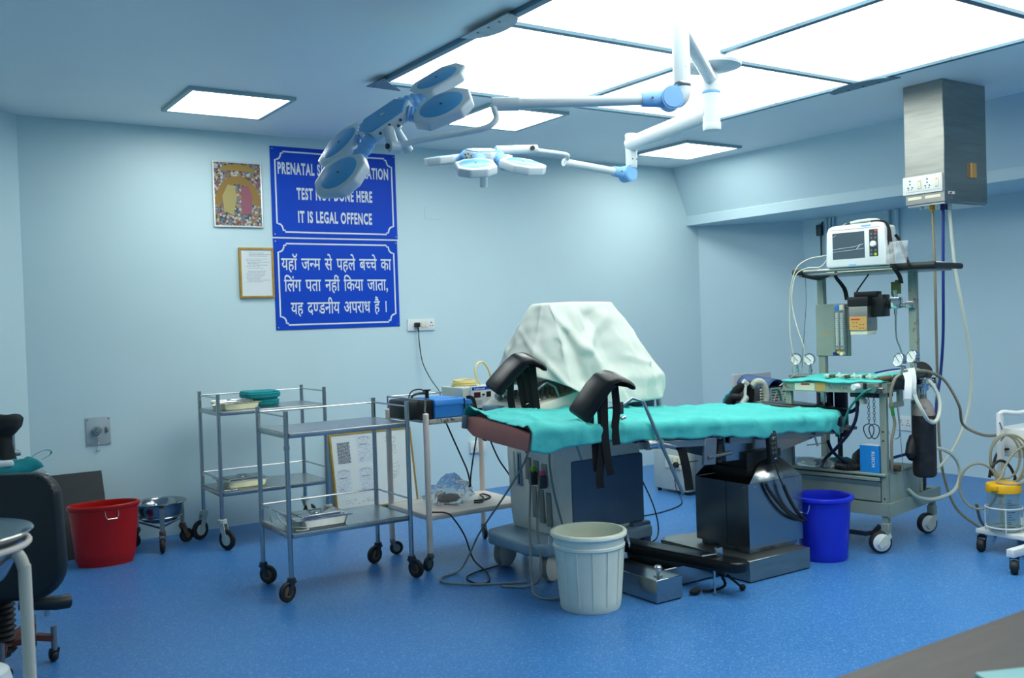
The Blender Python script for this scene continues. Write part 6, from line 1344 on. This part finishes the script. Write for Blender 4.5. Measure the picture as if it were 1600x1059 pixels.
for i in range(5):
    a0 = -.42 + 2 * PI * i / 5; c_, s_ = math.cos(a0), math.sin(a0)
    MB().tube([(cx + .03 * c_, cy + .03 * s_, .09), (cx + .14 * c_, cy + .14 * s_, .11), (cx + .2 * c_, cy + .2 * s_, .10)], [(.012, .02), (.012, .018), (.012, .014)], n=4, flat=(0, 0, 1)).build('base_leg', 'chairleg', t)
    ex, ey = cx + .2 * c_, cy + .2 * s_
    MB().cyl((ex, ey, .05), (ex, ey, .15), .012, n=12).build('leg_stem', 'greymetal', t); caster(t, ex, ey, .062, .026, a0 + 2.2, 'black', 'rubber', 'black', wt=.026)
# side table behind the chair with cloth, tray and black bag
t = thing('side_table', 'small steel side table hidden behind the office chair', 'table', (.42, 5.3, 0))
MB().rbox(.12, .68, 5.07, 5.45, .67, .69, .004).build('top', 'steels', t)
for x in (.15, .65):
    for y in (5.10, 5.42): MB().cyl((x, y, 0), (x, y, .67), .0125, n=12).build('leg', 'steel', t)
MB().cyl((.56, 5.36, .69), (.56, 5.36, .90), .012, n=12).build('upright', 'steel', t)
def bagc(u, v):
    a = 2 * PI * u
    prof = [(.0, .692), (.075, .692), (.082, .74), (.07, .82), (.06, .86), (.085, .88), (.108, .91), (.115, .95), (.105, .965), (.06, .955), (.0, .94)]
    q = v * (len(prof) - 1); i = min(int(q), len(prof) - 2); f = q - i; r = prof[i][0] + (prof[i + 1][0] - prof[i][0]) * f; z = prof[i][1] + (prof[i + 1][1] - prof[i][1]) * f
    w_ = 1 + .10 * nz(math.cos(a) * 2, math.sin(a) * 2, z * 9); return (.485 + r * math.cos(a) * w_, 5.27 + r * math.sin(a) * w_, max(.6915, z + .012 * nz(math.cos(a) * 1.5, math.sin(a) * 1.5, 3) * (z > .75)))
tag(MB().grid(bagc, 40, 30, True).build('black_cloth_bag', mat('black_cloth', '#1c2223', .9, var=.2, vs_=25, bump=.4), ang=80), 'black cloth bag with folded rim on side table at far left', 'bag')
def cap(u, v):
    x = .40 + .26 * u; y = 5.08 + .17 * v
    e = min(u, 1 - u, v, 1 - v); z = .692 + .06 * min(1, e * 5) ** .6 + .02 * nz(x * 20, y * 20, 1) * min(1, e * 6) + (.03 * max(0, u - .7) / .3)
    return (x, y, max(.6915, z))
t = thing('theatre_hat', 'teal cloth theatre hat with loose tie on side table', 'hat', (.53, 5.16, .692))
MB().grid(cap, 26, 18).build('cloth', 'teald', t, solid=.003, ang=80)
MB().tube([(.62, 5.2, .755), (.645, 5.19, .775), (.68, 5.17, .79), (.705, 5.16, .785), (.70, 5.165, .765), (.665, 5.18, .745)], (.001, .005), n=4, sm=5, flat=(0, 0, 1)).build('tie', 'teald', t)
t = thing('kidney_tray', 'shallow grey steel tray beside the black cloth bag', 'tray', (.52, 5.2, .75))
MB().rbox(.40, .585, 5.255, 5.33, .765, .79, .004).build('dish', 'steels', t)
tag(MB().rbox(.42, .535, 5.085, 5.13, .735, .765, .012, 3).build('white_pack', 'paper'), 'small white pack on the teal hat at far left', 'packet')
# basin on a cream tubular stand, nearest at left
t = thing('basin_stand', 'steel bowl in cream tubular stand at left foreground', 'basin stand', (.115, 2.665, 0))
c = (.115, 2.665, 0)
MB().lathe([(0, .735), (.08, .738), (.14, .77), (.172, .83), (.18, .868), (.2, .882), (.202, .879), (.184, .864), (.168, .822), (.135, .764), (.08, .731), (0, .728)], c, 48).build('bowl', 'mirror', t, ang=60)
rg = MB(); rg.torus((c[0], c[1], .845), (0, 0, 1), .185, .0, 40, 4) if False else None
MB().torus((c[0], c[1], .848), (0, 0, 1), .19, .008, 44, 10).build('ring', 'cream', t)
MT['creamr'] = mat('chipped_cream_enamel', '#d8d3c2', .4, vs_=22, col2='#8a5a30', thr=(.68, .74))
for a0 in (-.50, 1.6, 3.7):
    c_, s_ = math.cos(a0), math.sin(a0)
    MB().tube([(c[0] + .13 * c_, c[1] + .13 * s_, .842), (c[0] + .155 * c_, c[1] + .155 * s_, .838), (c[0] + .178 * c_, c[1] + .178 * s_, .825), (c[0] + .19 * c_, c[1] + .19 * s_, .795), (c[0] + .192 * c_, c[1] + .192 * s_, .76), (c[0] + .195 * c_, c[1] + .195 * s_, .4), (c[0] + .2 * c_, c[1] + .2 * s_, .03)], .0145, 16, sm=4).build('leg', 'creamr', t)
    MB().sph((c[0] + .2 * c_, c[1] + .2 * s_, .018), .018).build('foot', 'rubber', t)
MB().torus((c[0], c[1], .3), (0, 0, 1), .19, .008, 40, 8).build('brace_ring', 'cream', t)
t = thing('white_canister', 'white plastic canister with rounded top at lower left edge', 'canister', (.2, 2.97, 0))
MB().lathe([(0, 0), (.1, .002), (.105, .02), (.105, .40), (.095, .44), (.07, .455), (0, .46)], (.185, 2.98, 0), 32).build('body', 'whitep', t)
MB().lathe([(.1055, .38), (.107, .385), (.107, .395), (.1055, .4)], (.185, 2.98, 0), 32).build('lid_seam', 'oldwhite', t)
